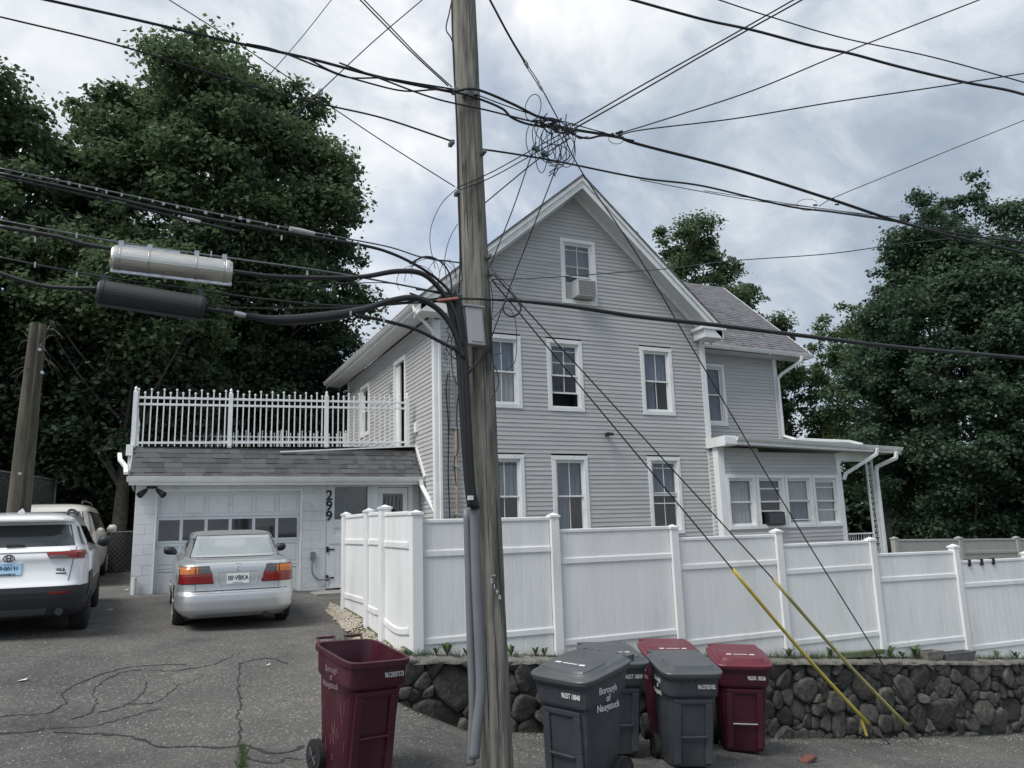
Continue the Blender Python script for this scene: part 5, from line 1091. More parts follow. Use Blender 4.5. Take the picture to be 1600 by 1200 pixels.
# ------------------------------------------------------------------ cars
class Car:
    def __init__(s, root, sl, nexp=9): s.root = root; s.sl = sl; s.z = [q[0] for q in sl]; s.n = nexp
    def par(s, z): return [float(np.interp(z, s.z, [q[k] for q in s.sl])) for k in (1, 2, 3, 4)]   # yr, yf, W, n
    def rear(s, x, z, o=0.):
        yr, yf, W, n = s.par(z); t = min(.9999, abs(x)/W); L = (yf-yr)/2; return (x, (yr+yf)/2-L*(1-t**n)**(1/n)-o, z)
    def side(s, y, z, sg, o=0.):
        yr, yf, W, n = s.par(z); L = (yf-yr)/2; t = min(.9999, abs(y-(yr+yf)/2)/L); return (sg*(W*(1-t**n)**(1/n)+o), y, z)
    def body(s, m_, fine=4, seg=160, cut=None):
        lv = []
        for a, b in zip(s.sl[:-1], s.sl[1:]):
            for k in range(fine): lv.append([a[i]+(b[i]-a[i])*k/fine for i in range(5)])
        lv.append(list(s.sl[-1])); A = np.array(lv); 
        for _ in range(2): A[1:-1] = A[1:-1]*.5+.25*(A[:-2]+A[2:])
        vs = []
        for z, yr, yf, W, n in A:
            for k in range(seg): x, y = sup(2*math.pi*k/seg, n); vs.append((x*W, (yr+yf)/2+y*(yf-yr)/2, z))
        nl = len(A); fs = [(j*seg+k, j*seg+(k+1) % seg, (j+1)*seg+(k+1) % seg, (j+1)*seg+k) for j in range(nl-1) for k in range(seg)]
        fs += [tuple(range(seg))[::-1], tuple(range((nl-1)*seg, nl*seg))]
        s.z = list(A[:, 0]); s.sl = [tuple(r) for r in A]
        if cut: fs = [f for f in fs if len(f) > 4 or not cut(sum(vs[i][0] for i in f)/4, sum(vs[i][1] for i in f)/4, sum(vs[i][2] for i in f)/4)]
        mb = MB(); mb.add(vs, fs); return mb.build('body', m_, s.root, smooth=True)
    def patch(s, name, fn, poly, m_, o=.006, nu=14, nv=8, parent=None, thick=True):
        # poly: 4 corners (a, z) bl, br, tr, tl in surface coordinates; fn(a, z, o)
        bl, br, tr, tl = [np.array(p, float) for p in poly]; mb = MB()
        def g(u, v, off_): p = (bl*(1-u)+br*u)*(1-v)+(tl*(1-u)+tr*u)*v; return fn(p[0], p[1], off_)
        mb.grid(lambda u, v: g(u, v, o), nu, nv)
        if thick:
            edge = [(i/(nu-1), 0) for i in range(nu)]+[(1, j/(nv-1)) for j in range(1, nv)]+[(i/(nu-1), 1) for i in range(nu-2, -1, -1)]+[(0, j/(nv-1)) for j in range(nv-2, 0, -1)]
            k = len(mb.v); ne = len(edge); mb.v += [g(u, v, o) for u, v in edge]+[g(u, v, -.01) for u, v in edge]; mb.f += [(k+(i+1) % ne, k+i, k+ne+i, k+ne+(i+1) % ne) for i in range(ne)]
        return mb.build(name, m_, parent or s.root)
    def wheel(s, x, y, r, w=.2, rim=steel):
        sg = 1 if x > 0 else -1; t = MB(); pr = [(0, r*.86), (.03, r*.97), (.06, r), (w-.06, r), (w-.03, r*.97), (w, r*.86)]
        t.tube([(x-sg*w+sg*q, y, r) for q, _ in pr], [rr for _, rr in pr], 32); to = t.build('wheel', tyre, s.root)
        h = MB(); h.tube([(x-sg*.01, y, r), (x+sg*.004, y, r)], r*.66, 28)
        for k in range(10): a = k*math.pi/5; h.beam((x+sg*.008, y, r), (x+sg*.008, y+r*.64*math.cos(a), r+r*.64*math.sin(a)), .03, .012, up=(1, 0, 0))
        h.build('rim', rim, to)
    def seam(s, fn, pts, name='panel_gap', w=.006, m_=None, parent=None):
        P = [fn(a, z, .0025) for a, z in pts]; return MB().tube(P, w/2, 5).build(name, m_ or inkb, parent or s.root)
def lin(a, b, n=14): return [(a[0]+(b[0]-a[0])*i/(n-1), a[1]+(b[1]-a[1])*i/(n-1)) for i in range(n)]
# --- silver saloon
cglass = mat('whitened_car_glass', (.50, .55, .55), .03, spec=1., coat=1.)  # pale base colour imitates the bright reflection on the windows
bb = cglass.node_tree.nodes['Principled BSDF']; bb.inputs['Alpha'].default_value = .55; bb.inputs['Coat IOR'].default_value = 2.0; bb.inputs['Coat Roughness'].default_value = .02
sx, sy = 1.23, 12.3
root = thing('parked_car', 'silver four door saloon parked nose first against the garage door', 'car', (sx, sy, height(sx, sy+1.5)-.095), rot=(rad(2.6), 0, rad(-.5)), world=False)
C = Car(root, [(.20, .14, 4.25, .74, 8), (.27, .03, 4.36, .80, 9), (.32, .0, 4.40, .835, 9), (.44, .0, 4.42, .85, 9), (.53, .01, 4.42, .85, 9), (.565, .04, 4.40, .845, 9), (.585, .075, 4.38, .84, 10), (.70, .085, 4.28, .845, 10), (.80, .09, 4.0, .845, 10), (.90, .10, 3.6, .835, 9), (.955, .13, 3.25, .815, 8), (.985, .19, 3.1, .79, 7), (1.0, .38, 3.05, .76, 6), (1.01, .50, 3.02, .72, 6), (1.03, .56, 2.98, .70, 6), (1.12, .70, 2.84, .68, 6), (1.22, .86, 2.66, .64, 6), (1.31, 1.02, 2.46, .615, 6), (1.345, 1.12, 2.36, .60, 5.5), (1.37, 1.30, 2.2, .56, 5), (1.385, 1.55, 2.0, .40, 4), (1.39, 1.7, 1.85, .2, 3)])
C.body(silver, fine=6, seg=240, cut=lambda x, y, z: (1.055 < z < 1.30 and abs(x) < .60 and (y < 1.15 or y > 2.3)) or (1.07 < z < 1.28 and 1.25 < y < 2.2))
fr_ = lambda x, z, o: (x, C.par(z)[1]-(C.rear(x, z, 0)[1]-C.par(z)[0])+o, z)
itr = mat('car_interior', (.22, .24, .24), .85)
ii = MB(); ii.box(-.66, .66, .45, 3.0, .75, .92); ii.box(-.62, .62, .42, .80, .92, 1.0); ii.build('parcel_shelf', itr, root)
for q_, y_ in ((-.36, 1.75), (.36, 1.75)):
    b_ = MB(); v_, f_ = rings([(.9, .46, .14, 0), (1.08, .44, .13, .0), (1.13, .36, .10, 0)], 4, 20); b_.add([(v[0]+q_, v[1]+y_, v[2]) for v in v_], f_); b_.f.append(tuple(range(40, 60))); so2 = b_.build('seat', itr, root, smooth=True)
    b_ = MB(); v_, f_ = rings([(1.12, .20, .06, 0), (1.15, .26, .09, 0), (1.24, .25, .09, 0), (1.27, .18, .05, 0)], 4, 20); b_.add([(v[0]+q_, v[1]+y_, v[2]) for v in v_], f_); b_.f.append(tuple(range(60, 80))); b_.build('headrest', itr, so2, smooth=True)
C.patch('rear_window', C.rear, [(-.635, 1.035), (.635, 1.035), (.54, 1.325), (-.54, 1.325)], cglass, .004, 20, 10, thick=False)
C.patch('windscreen', fr_, [(-.64, 1.035), (.64, 1.035), (.56, 1.32), (-.56, 1.32)], cglass, .004, 20, 8, thick=False)
for q in (-1, 1): C.seam(C.rear, lin((q*.60, 1.335), (q*.56, 1.375), 6), 'roof_seam', .012)
C.seam(C.rear, lin((-.645, 1.028), (.645, 1.028))+lin((.645, 1.028), (.55, 1.335))+lin((.55, 1.335), (-.55, 1.335))+lin((-.55, 1.335), (-.645, 1.028)), 'window_seal', .016)
for s in (-1, 1):
    C.patch('side_window', lambda a, z, o, s=s: C.side(a, z, s, o), [(1.15, 1.04), (2.55, 1.03), (2.1, 1.30), (1.25, 1.31)], cglass, .005, 20, 6, thick=False)
    def pq(q): return q if s > 0 else [(-q[1][0], q[1][1]), (-q[0][0], q[0][1]), (-q[3][0], q[3][1]), (-q[2][0], q[2][1])]
    C.patch('lens_surround', C.rear, pq([(.33, .685), (.805, .685), (.795, .935), (.40, .935)]), inkb, .007, 20, 6)
    tl_ = C.patch('tail_light', C.rear, pq([(.345, .695), (.795, .695), (.79, .825), (.355, .825)]), redlens, .014, 20, 5)
    C.patch('amber_section', C.rear, pq([(.59, .828), (.79, .828), (.78, .925), (.59, .925)]), amber, .014, 10, 4, tl_)
    C.patch('smoked_section', C.rear, pq([(.355, .828), (.545, .828), (.545, .925), (.41, .925)]), smoke, .014, 10, 4, tl_)
    C.patch('amber_section', C.rear, pq([(.548, .828), (.575, .828), (.575, .925), (.548, .925)]), amber, .014, 4, 4, tl_)
    C.seam(C.rear, lin((s*.582, .69), (s*.582, .93), 6), 'lens_gap', .012)
    m0 = MB(); m0.tube([(s*.80, 2.45, 1.0), (s*.84, 2.44, 1.03), (s*.87, 2.43, 1.05), (s*.96, 2.42, 1.06), (s*1.0, 2.42, 1.06)], [.03, .055, .072, .066, .03], 14); m0.build('wing_mirror', cladding, root, smooth=True)
    for y in (.92, 3.55): C.wheel(s*.845, y, .30, .19)
    C.patch('wheel_arch', lambda a, z, o, s=s: C.side(a, z, s, o), [(.60, .21), (1.24, .21), (1.12, .62), (.72, .62)], inkb, .003, 10, 6, thick=False)
[C.seam(C.rear, lin((q*.575, .60), (q*.60, .985)), 'boot_gap') for q in (-1, 1)]; C.seam(C.rear, lin((-.82, .585), (.82, .585)), 'bumper_gap', .012)
C.patch('bumper_groove', C.rear, [(-.80, .555), (.80, .555), (.80, .562), (-.80, .562)], silver, .006, 20, 2)
C.patch('plate_recess', C.rear, [(-.235, .65), (.235, .65), (.27, .84), (-.27, .84)], silver, .002, 8, 4)
C.seam(C.rear, lin((-.285, .85), (.285, .85))+lin((.285, .85), (.245, .645)), 'recess_edge', .01, silver); C.seam(C.rear, lin((-.245, .645), (-.285, .85)), 'recess_edge', .01, silver)
pl = C.patch('number_plate', C.rear, [(-.155, .675), (.155, .675), (.155, .815), (-.155, .815)], platew, .012, 4, 3)
text_mb('00·VBKA', .098, lambda x, y, z: (x, C.rear(x, .75)[1]-.014-z, .752+y), .001, .78, bold=.0012).build('plate_number', inkb, pl); text_mb('CONNECTICUT', .02, lambda x, y, z: (x, C.rear(x, .69)[1]-.014-z, .687+y), .0005).build('plate_state', navy, pl)
em = MB()
for a, b in (((-.028, .95), (-.022, .88)), ((.028, .95), (.022, .88)), ((-.024, .912), (.024, .912))): em.tube([C.rear(*a, .006), C.rear(*b, .006)], .005, 5)
em.tube([C.rear(x, z, .004) for x, z in ((-.042, .955), (.042, .955), (.034, .872), (-.034, .872), (-.042, .955))], .004, 5); em.build('badge', chrome, root)
text_mb('CIVIC', .03, lambda x, y, z: (x+.45, C.rear(x+.45, .94)[1]-.004-z, .945+y), .001).build('model_badge', chrome, root)
MB().tube([C.rear(.34, .72, .004), C.rear(.34, .72, .008)], .011, 10).build('lock', inkb, root)
MB().tube([(.40, .05, .215), (.40, .25, .215)], .035, 12).build('exhaust', cladding, root)
ub = MB(); ub.box(-.7, .7, .25, 4.0, .18, .24); ub.build('underbody', inkb, root)
# --- white suv
sx, sy = -1.64, 12.15
root = thing('parked_car', 'white hatchback SUV cut off by the left edge, black lower bumper', 'car', (sx, sy, height(sx, sy+1.2)-.10), rot=(rad(1.5), 0, rad(.5)), world=False)
C = Car(root, [(.28, .22, 4.4, .80, 8), (.33, .10, 4.5, .87, 9), (.42, .05, 4.56, .90, 9), (.58, .0, 4.58, .92, 9), (.70, .0, 4.58, .925, 9), (.76, .05, 4.57, .92, 9), (.90, .10, 4.45, .92, 9), (1.0, .11, 4.2, .915, 9), (1.06, .10, 3.9, .91, 8), (1.12, .12, 3.55, .895, 8), (1.17, .16, 3.4, .87, 7), (1.22, .22, 3.3, .84, 7), (1.32, .30, 3.15, .80, 7), (1.46, .40, 2.9, .745, 7), (1.52, .42, 2.8, .72, 7), (1.54, .30, 2.75, .71, 7), (1.58, .28, 2.65, .69, 6), (1.63, .38, 2.5, .64, 5), (1.66, .6, 2.3, .55, 4.5), (1.68, 1.0, 2.0, .3, 4)])
bo_ = C.body(carwhite); bo_.data.materials.append(cladding)
for p_ in bo_.data.polygons:
    if p_.center.z < .70: p_.material_index = 1
C.patch('rear_window', C.rear, [(-.74, 1.215), (.74, 1.215), (.66, 1.50), (-.66, 1.50)], carglass, .006, 22, 8)
C.patch('spoiler', C.rear, [(-.69, 1.525), (.69, 1.525), (.66, 1.585), (-.66, 1.585)], carwhite, .06, 16, 4)
C.patch('bumper_cladding', C.rear, [(-.86, .33), (.86, .33), (.88, .70), (-.88, .70)], cladding, .008, 24, 6)
C.patch('skid_plate', C.rear, [(-.45, .33), (.45, .33), (.48, .42), (-.48, .42)], mat('cladding_grey', (.06, .065, .07), .5), .02, 12, 4)
for s in (-1, 1):
    pf = lambda a, z, o, s=s: C.side(a, z, s, o)
    C.patch('tail_light', C.rear, [(.45, 1.075), (.865, 1.04), (.86, 1.16), (.42, 1.135)] if s > 0 else [(-.865, 1.04), (-.45, 1.075), (-.42, 1.135), (-.86, 1.16)], redlens, .02, 16, 5)
    C.patch('light_trim', C.rear, [(.46, 1.06), (.68, 1.05), (.68, 1.095), (.46, 1.10)] if s > 0 else [(-.68, 1.05), (-.46, 1.06), (-.46, 1.10), (-.68, 1.095)], smoke, .024, 10, 3)
    C.patch('tail_light_side', pf, [(.14, 1.06), (.42, 1.10), (.40, 1.15), (.16, 1.16)], redlens, .012, 8, 4)
    C.patch('quarter_window', pf, [(.50, 1.23), (1.0, 1.20), (.98, 1.48), (.66, 1.47)], carglass, .008, 10, 6)
    C.patch('side_window', pf, [(1.04, 1.20), (2.9, 1.17), (2.4, 1.46), (1.04, 1.48)], carglass, .008, 16, 6)
    C.patch('sill_cladding', pf, [(.12, .33), (4.3, .33), (4.3, .48), (.12, .52)], cladding, .010, 24, 4)
    C.patch('wheel_arch', pf, [(.42, .29), (1.48, .29), (1.24, .84), (.66, .84)], cladding, .016, 14, 8)
    m0 = MB(); m0.tube([(s*.90, 2.95, 1.17), (s*.96, 2.94, 1.20), (s*1.04, 2.93, 1.22), (s*1.10, 2.93, 1.22)], [.03, .09, .095, .05], 12); m0.build('wing_mirror', cladding, root, smooth=True)
    for y in (.95, 3.62): C.wheel(s*.925, y, .355, .23, cladding)
    rb = MB(); rb.tube(spline([(s*.60, .66, 1.64), (s*.60, .80, 1.695), (s*.605, 1.5, 1.71), (s*.60, 2.3, 1.68), (s*.59, 2.5, 1.62)], 5), .018, 8); rb.build('roof_rail', inkb, root)
    C.seam(C.rear, lin((s*.70, .76), (s*.74, 1.04), 8)+lin((s*.74, 1.04), (s*.76, 1.2), 6), 'tailgate_gap', .008)
    C.patch('reflector', C.rear, [(.50, .60), (.72, .60), (.72, .63), (.50, .63)] if s > 0 else [(-.72, .60), (-.50, .60), (-.50, .63), (-.72, .63)], redlens, .012, 6, 3)
    MB().tube([(s*.62, .02, .37), (s*.62, .2, .37)], [.05, .05], 14).build('exhaust', cladding, root)
C.patch('tailgate_ridge', C.rear, [(-.70, 1.145), (.70, 1.145), (.68, 1.165), (-.68, 1.165)], carwhite, .02, 16, 3)
pl = C.patch('number_plate', C.rear, [(-.155, .86), (.155, .86), (.155, 1.01), (-.155, 1.01)], plateb, .016, 4, 3)
text_mb('P·00131', .088, lambda x, y, z: (x+.012, C.rear(0, .93)[1]-.019-z, .935+y), .001, .74, bold=.0012).build('plate_number', navy, pl)
text_mb('Connecticut', .02, lambda x, y, z: (x, C.rear(0, .99)[1]-.019-z, .993+y), .0005).build('plate_state', navy, pl)
text_mb('FAIRFIELD', .034, lambda x, y, z: (x, C.rear(0, .87)[1]-.019-z, .868+y), .001, 1.25, bold=.001).build('plate_frame_name', inkb, pl)
em = MB()
for rx, rz_, oz in ((.062, .042, 0), (.022, .04, 0), (.042, .015, .020)): em.tube([(rx*math.cos(a), C.rear(0, 1.08)[1]-.012, 1.075+oz+rz_*math.sin(a)) for a in np.linspace(0, 6.2832, 26)], .0055, 5)
em.build('badge', inkb, root)
text_mb('XLE', .05, lambda x, y, z: (x+.60, C.rear(.60, .90)[1]-.004-z, .905+y), .001, 1.2, bold=.002).build('trim_badge', inkb, root)
MB().box(.55, .67, C.rear(.60, .86)[1]-.008, C.rear(.60, .86)[1]+.01, .855, .868).build('trim_badge_bar', inkb, root)
wp_ = MB(); wp_.tube([C.rear(-.05, 1.235, .03), C.rear(.16, 1.235, .03)], [.022, .014], 8); wp_.build('rear_wiper', inkb, root)
MB().tube([(.0, .95, 1.665), (.0, 1.02, 1.70), (0, 1.03, 1.73)], [.05, .03, .008], 10).build('aerial', carwhite, root)
# --- minivan beyond
sx, sy = -2.02, 19.3
root = thing('parked_car', 'older white minivan parked ahead of the white SUV', 'car', (sx, sy, height(sx, sy+1.5)-.02), rot=(rad(1), 0, rad(-2)), world=False)
C = Car(root, [(.24, .14, 4.8, .84, 8), (.32, .02, 4.9, .90, 8), (.55, .0, 4.95, .94, 8), (.60, .05, 4.95, .94, 8), (.90, .08, 4.7, .95, 8), (1.05, .12, 4.2, .935, 8), (1.12, .15, 4.05, .91, 7), (1.35, .24, 3.7, .85, 7), (1.58, .34, 3.3, .78, 7), (1.66, .42, 3.15, .74, 6), (1.72, .62, 2.9, .66, 5), (1.745, 1.0, 2.5, .4, 4)])
C.body(vanwhite)
C.patch('rear_window', C.rear, [(-.72, 1.13), (.76, 1.13), (.68, 1.56), (-.66, 1.56)], carglass, .006, 18, 8)
for s in (-1, 1):
    pf = lambda a, z, o, s=s: C.side(a, z, s, o)
    C.patch('tail_light', C.rear, [(.74, .80), (.92, .80), (.89, 1.14), (.80, 1.14)] if s > 0 else [(-.92, .80), (-.74, .80), (-.80, 1.14), (-.89, 1.14)], redlens, .014, 8, 6)
    C.patch('rear_quarter_window', pf, [(.40, 1.14), (1.4, 1.13), (1.4, 1.56), (.58, 1.56)], carglass, .008, 10, 6)
    C.patch('side_window', pf, [(1.46, 1.13), (3.7, 1.12), (3.1, 1.54), (1.46, 1.56)], carglass, .008, 14, 6)
    C.patch('wheel_arch', pf, [(.66, .25), (1.40, .25), (1.24, .72), (.82, .72)], inkb, .004, 10, 6, thick=False); C.patch('wheel_arch', pf, [(3.6, .25), (4.34, .25), (4.18, .72), (3.76, .72)], inkb, .004, 10, 6, thick=False)
    for y in (1.03, 3.97): C.wheel(s*.94, y, .33, .21)
    m0 = MB(); m0.tube([(s*.93, 3.55, 1.15), (s*1.0, 3.54, 1.18), (s*1.10, 3.53, 1.18), (s*1.15, 3.53, 1.18)], [.03, .10, .105, .05], 12); m0.build('wing_mirror', vanwhite, root, smooth=True)
    rb = MB(); rb.tube(spline([(s*.62, .75, 1.71), (s*.62, .9, 1.80), (s*.63, 1.8, 1.81), (s*.62, 2.7, 1.79), (s*.61, 2.85, 1.71)], 5), .022, 8); rb.build('roof_rail', inkb, root)
# ------------------------------------------------------------------ left background: stubs, fences
st = thing('pole_stub', 'pair of cut off wooden poles bolted together behind the white SUV', 'pole stub', (-1.9, 14, -1.2))
for (a, b, m_, Y) in (((54, 505), (16, 830), mat('stub_wood_light', (.12, .11, .08), .9, col2=(.05, .045, .035), vscale=10, stretch=(1, 1, .1), bump=.6), 14.0), ((66, 507), (34, 835), oldwood, 14.2)):
    A, B = at(*a, Y), at(*b, Y); MB().tube([B+Vector((0, 0, -.6)), B*.5+A*.5, A], [.095, .08, .062], 18).build('log', m_, st, smooth=False)
bo = MB()
for (x, y) in ((66, 582), (31, 740), (62, 546)): p = at(x, y, 13.87); bo.tube([p+Vector((0, .04, 0)), p+Vector((0, -.02, 0))], .025, 8)
bo.build('bolt', steel, st)
tw = MB()
for k in range(15):
    x, y = random.choice([(44, 530), (74, 515), (45, 575), (70, 560), (62, 540)]); s = -1 if x < 60 else 1
    pts = [at(x, y, 13.9)]; dx, dy = s*random.uniform(2, 6), random.uniform(-7, 3)
    for j in range(5): x += dx+random.uniform(-2, 2); y += dy+random.uniform(-2, 2); dy += 1.8; pts.append(at(x, y, 13.9+random.uniform(-.1, .1)))
    tw.tube(spline(pts, 3), [.006*(1-.8*i/15) for i in range(16)], 5)
tag(tw.build('bare_vine', mat('dry_vine', (.12, .11, .09), .9)), 'bare dry vine twigs clinging to the top of the pole stubs', 'vine')
# chain link fence uphill at left
def chain(A0, A1, zb, h, posts, label, lean=0.):
    A0, A1 = Vector(A0), Vector(A1); d = A1-A0; L_ = d.length; u = d.normalized(); root = thing('chain_link_fence', label, 'fence', tuple(A0)+(0,) if len(A0) == 2 else tuple(A0))
    for k in range(posts):
        t = k/(posts-1); p = A0+d*t; MB().tube([p+Vector((0, 0, 0)), p+Vector((0, 0, h+.06))], .025, 8).build('post', chainm, root)
    MB().tube([A0+Vector((0, 0, h)), A1+Vector((0, 0, h))], .018, 6).build('top_rail', chainm, root)
    w = MB(); s = .13; n = int(L_/s)
    for k in range(-int(h/s), n):
        for sg in (1, -1):
            a0 = k*s if sg == 1 else (k*s+h); pts = []
            t0, t1 = a0, a0+sg*h
            z0, z1 = 0, h
            lo_, hi_ = min(t0, t1), max(t0, t1)
            def zat(t): return (t-a0)*sg
            lo2, hi2 = max(lo_, 0), min(hi_, L_)
            if hi2-lo2 < .05: continue
            p, q = A0+u*lo2+Vector((0, 0, zat(lo2))), A0+u*hi2+Vector((0, 0, zat(hi2))); w.beam(p, q, .006, .006)
    stuff(w.build('wire_mesh', chainm, root)); return root
chain((-1.35, 24.4, -.78), (-.3, 24.1, -.78), 0, 1.15, 2, 'short chain link fence between the minivan and the garage corner')
r_ = chain((-4.6, 16.2, .2), (-2.4, 25.0, .3), 0, 1.55, 6, 'dark chain link fence running uphill behind the pole stubs')
# low concrete wall in shade behind
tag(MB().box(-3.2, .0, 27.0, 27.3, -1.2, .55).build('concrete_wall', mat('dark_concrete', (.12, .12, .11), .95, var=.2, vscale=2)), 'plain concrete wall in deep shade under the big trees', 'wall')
# far fence right, the big tree's shade put into its vinyl colour
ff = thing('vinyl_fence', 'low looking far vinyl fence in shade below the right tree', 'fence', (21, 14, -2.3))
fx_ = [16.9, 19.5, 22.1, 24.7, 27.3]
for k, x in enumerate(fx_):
    y = 14.0+(x-17)*.06; zt = -.40-.026*(x-17); post(ff, x, y, -3.2, zt+.02, .13, vinyl_far_shaded)
    if k < 4: fence_panel(ff, (x, y), (fx_[k+1], y+.156), zt-.05, zt-.11, -3.1, -3.2, 15, rails=(.35, 1.5), m_=vinyl_far_shaded)
# ------------------------------------------------------------------ vegetation
def leaves(name, centers, radii, n, size, m_, parent=None, up=.55, shell=.55, label=None, cat=None):
    """n small bent leaf clusters spread over clumps (centers, radii)"""
    c = np.array(centers, float); r = np.array(radii, float); w = r**2; w = w/w.sum()
    k = rng.choice(len(c), n, p=w); v = rng.normal(size=(n, 3)); v /= np.linalg.norm(v, axis=1)[:, None]; v[:, 2] = np.where(v[:, 2] < -.2, -v[:, 2]*rng.choice([1, -1], n, p=[.6, .4]), v[:, 2])
    rad_ = (shell+(1-shell)*rng.random(n))*r[k]*np.clip(1+.22*rng.normal(size=n), .5, 1.32); P = c[k]+v*rad_[:, None]*np.array([1, 1, .72])
    nrm = v*(1-up)+np.array([0, 0, 1])*up+rng.normal(size=(n, 3))*.5; nrm /= np.linalg.norm(nrm, axis=1)[:, None]
    a = np.cross(nrm, rng.normal(size=(n, 3))); a /= np.linalg.norm(a, axis=1)[:, None]; b = np.cross(nrm, a); s = size*(.55+.9*rng.random(n))[:, None]
    # five vertex pointed leaf, folded down at the tips
    q = [P-a*s*.55, P-a*s*.05+b*s*.42-nrm*s*.12, P+a*s*.62-nrm*s*.2, P-a*s*.05-b*s*.42-nrm*s*.12]
    V = np.stack(q, 1).reshape(-1, 3)
    if parent is not None: V = V-np.array(off(parent))
    me = bpy.data.meshes.new(name); me.vertices.add(4*n); me.vertices.foreach_set('co', V.astype(np.float32).ravel())
    me.loops.add(4*n); me.loops.foreach_set('vertex_index', np.arange(4*n, dtype=np.int32)); me.polygons.add(n); me.polygons.foreach_set('loop_start', np.arange(0, 4*n, 4, dtype=np.int32)); me.polygons.foreach_set('loop_total', np.full(n, 4, dtype=np.int32))
    me.update(calc_edges=True); me.materials.append(m_); o = bpy.data.objects.new(name, me); COL.objects.link(o)
    if parent: o.parent = parent
    return o
def tree(label, base, cz, R, n_clump, n_leaf, size, m_, rc=(.5, 1.1), trunk_r=.3, name='maple_tree', shape=None, limbs=14, inner=.5):
    base = Vector(base); root = thing(name, label, 'tree', tuple(base)); ctr = np.array([base.x, base.y, cz]); R = np.array(R, float); cs, rs = [], []
    while len(cs) < n_clump:
        v = rng.normal(size=3); v /= np.linalg.norm(v); t = (inner+(1-inner)*rng.random()**.7)
        lob = 1+.13*math.sin(3*math.atan2(v[1], v[0])+base.x)+.10*math.sin(5*v[2]+2*v[0]*3+base.y)
        p = v*t*lob
        if shape: p = p*shape(p)
        if p[2] < -.92: continue
        cs.append(ctr+p*R); rs.append(rng.uniform(*rc)*(1.15-.45*t))
    big_c, big_r = [], []
    while len(big_c) < n_clump//2:
        v = rng.normal(size=3); v /= np.linalg.norm(v); p = v*(.55+.40*rng.random())*(1+.10*math.sin(3*math.atan2(v[1], v[0])+base.x))
        if shape: p = p*shape(p)
        if p[2] < -.9: continue
        big_c.append(ctr+p*R); big_r.append(rng.uniform(rc[0]*1.3, rc[1]*1.5))
    cs2 = cs+big_c; rs2 = rs+big_r
    leaves('crown', cs2, rs2, int(n_leaf*1.2), size*.82, m_, root, shell=.35)
    tk = MB(); top = Vector((ctr[0], ctr[1], cz+R[2]*.25)); tk.tube([base+Vector((0, 0, -.3)), base+Vector((.05, 0, 1)), base*.5+top*.5+Vector((.15, 0, 0)), top], [trunk_r*1.25, trunk_r, trunk_r*.7, trunk_r*.25], 12)
    tk.build('trunk', bark, root, smooth=True)
    idx_ = rng.choice(len(cs), min(limbs*3, len(cs)), replace=False)
    for j in idx_[:limbs*3]:
        e = Vector(cs[j]); t = rng.uniform(.25, .9); s = base+(top-base)*t; mid = s*.5+e*.5+Vector((0, 0, -.25)); lb = MB(); lb.tube(spline([s, mid, e], 4), [trunk_r*.32*(1-.85*i/8) for i in range(9)], 6, False); lb.build('limb', bark, root, smooth=True)
    return root
tree('huge maple towering behind the garage, its crown filling the upper left', (1.6, 30.5, -.4), 11.3, (6.0, 5.0, 10.0), 600, 200000, .185, leafA, (.5, .95), .42, shape=lambda p: 1.0-.22*max(0, p[2]))
tree('broad maple at the left edge, left of the huge maple', (-6.3, 28, 0), 8.6, (4.9, 4.5, 6.9), 320, 105000, .185, leafA, (.45, .95), .35)
tree('middle sized light green maple in front of the big crowns at left', (-.8, 24.5, -.6), 6.6, (3.0, 2.2, 2.6), 90, 34000, .15, leafA, (.4, .8), .2)
tree('dark low tree between the pole stubs and the garage deck', (-1.6, 26.5, -.6), 3.9, (4.4, 2.6, 3.4), 260, 90000, .16, leafB, (.45, .9), .22)
tree('dark low tree behind the deck railing', (3.0, 31, -.5), 4.6, (4.6, 3.0, 5.0), 230, 80000, .17, leafB, (.5, 1.0), .24)
tree('bright young tree showing over the right end of the deck railing', (5.6, 33, -.4), 5.0, (1.9, 1.8, 2.2), 50, 16000, .16, leafC, (.35, .7), .12)
tree('dark tree at the far left above the SUV', (-7.5, 21, 0), 3.4, (3.2, 3, 4.2), 110, 40000, .16, leafB, (.45, .9), .2)
tree('airy tree rising behind the wing roof', (25.4, 32, -1.5), 9.9, (4.3, 3.2, 6.1), 210, 60000, .17, leafA, (.35, .75), .25)
tree('lower round tree right of the airy one, behind the wing eave', (30.8, 33.5, -1.5), 7.4, (2.6, 2.6, 4.8), 90, 28000, .17, leafA, (.4, .8), .2)
tree('light green distant tree between the wing and the big right tree', (37.0, 31, -1.5), 6.4, (4.4, 3.6, 6.2), 170, 50000, .17, leafC, (.4, .8), .22)
tree('large dense maple on the right, its crown down to the far fence', (29.7, 20.0, -1.8), 5.2, (5.4, 5.2, 7.9), 680, 215000, .15, leafD, (.4, .75), .3, inner=.58, shape=lambda p: np.array([1-.30*max(0, p[2]), 1-.30*max(0, p[2]), 1.0]))
tree('dark maple at the right edge with a purple tinge', (35.6, 17.5, -2.2), 5.0, (3.6, 3.4, 6.8), 170, 52000, .16, leafmat('purple_leaves', (.035, .045, .03), (.03, .015, .022), .2), (.45, .9), .25)
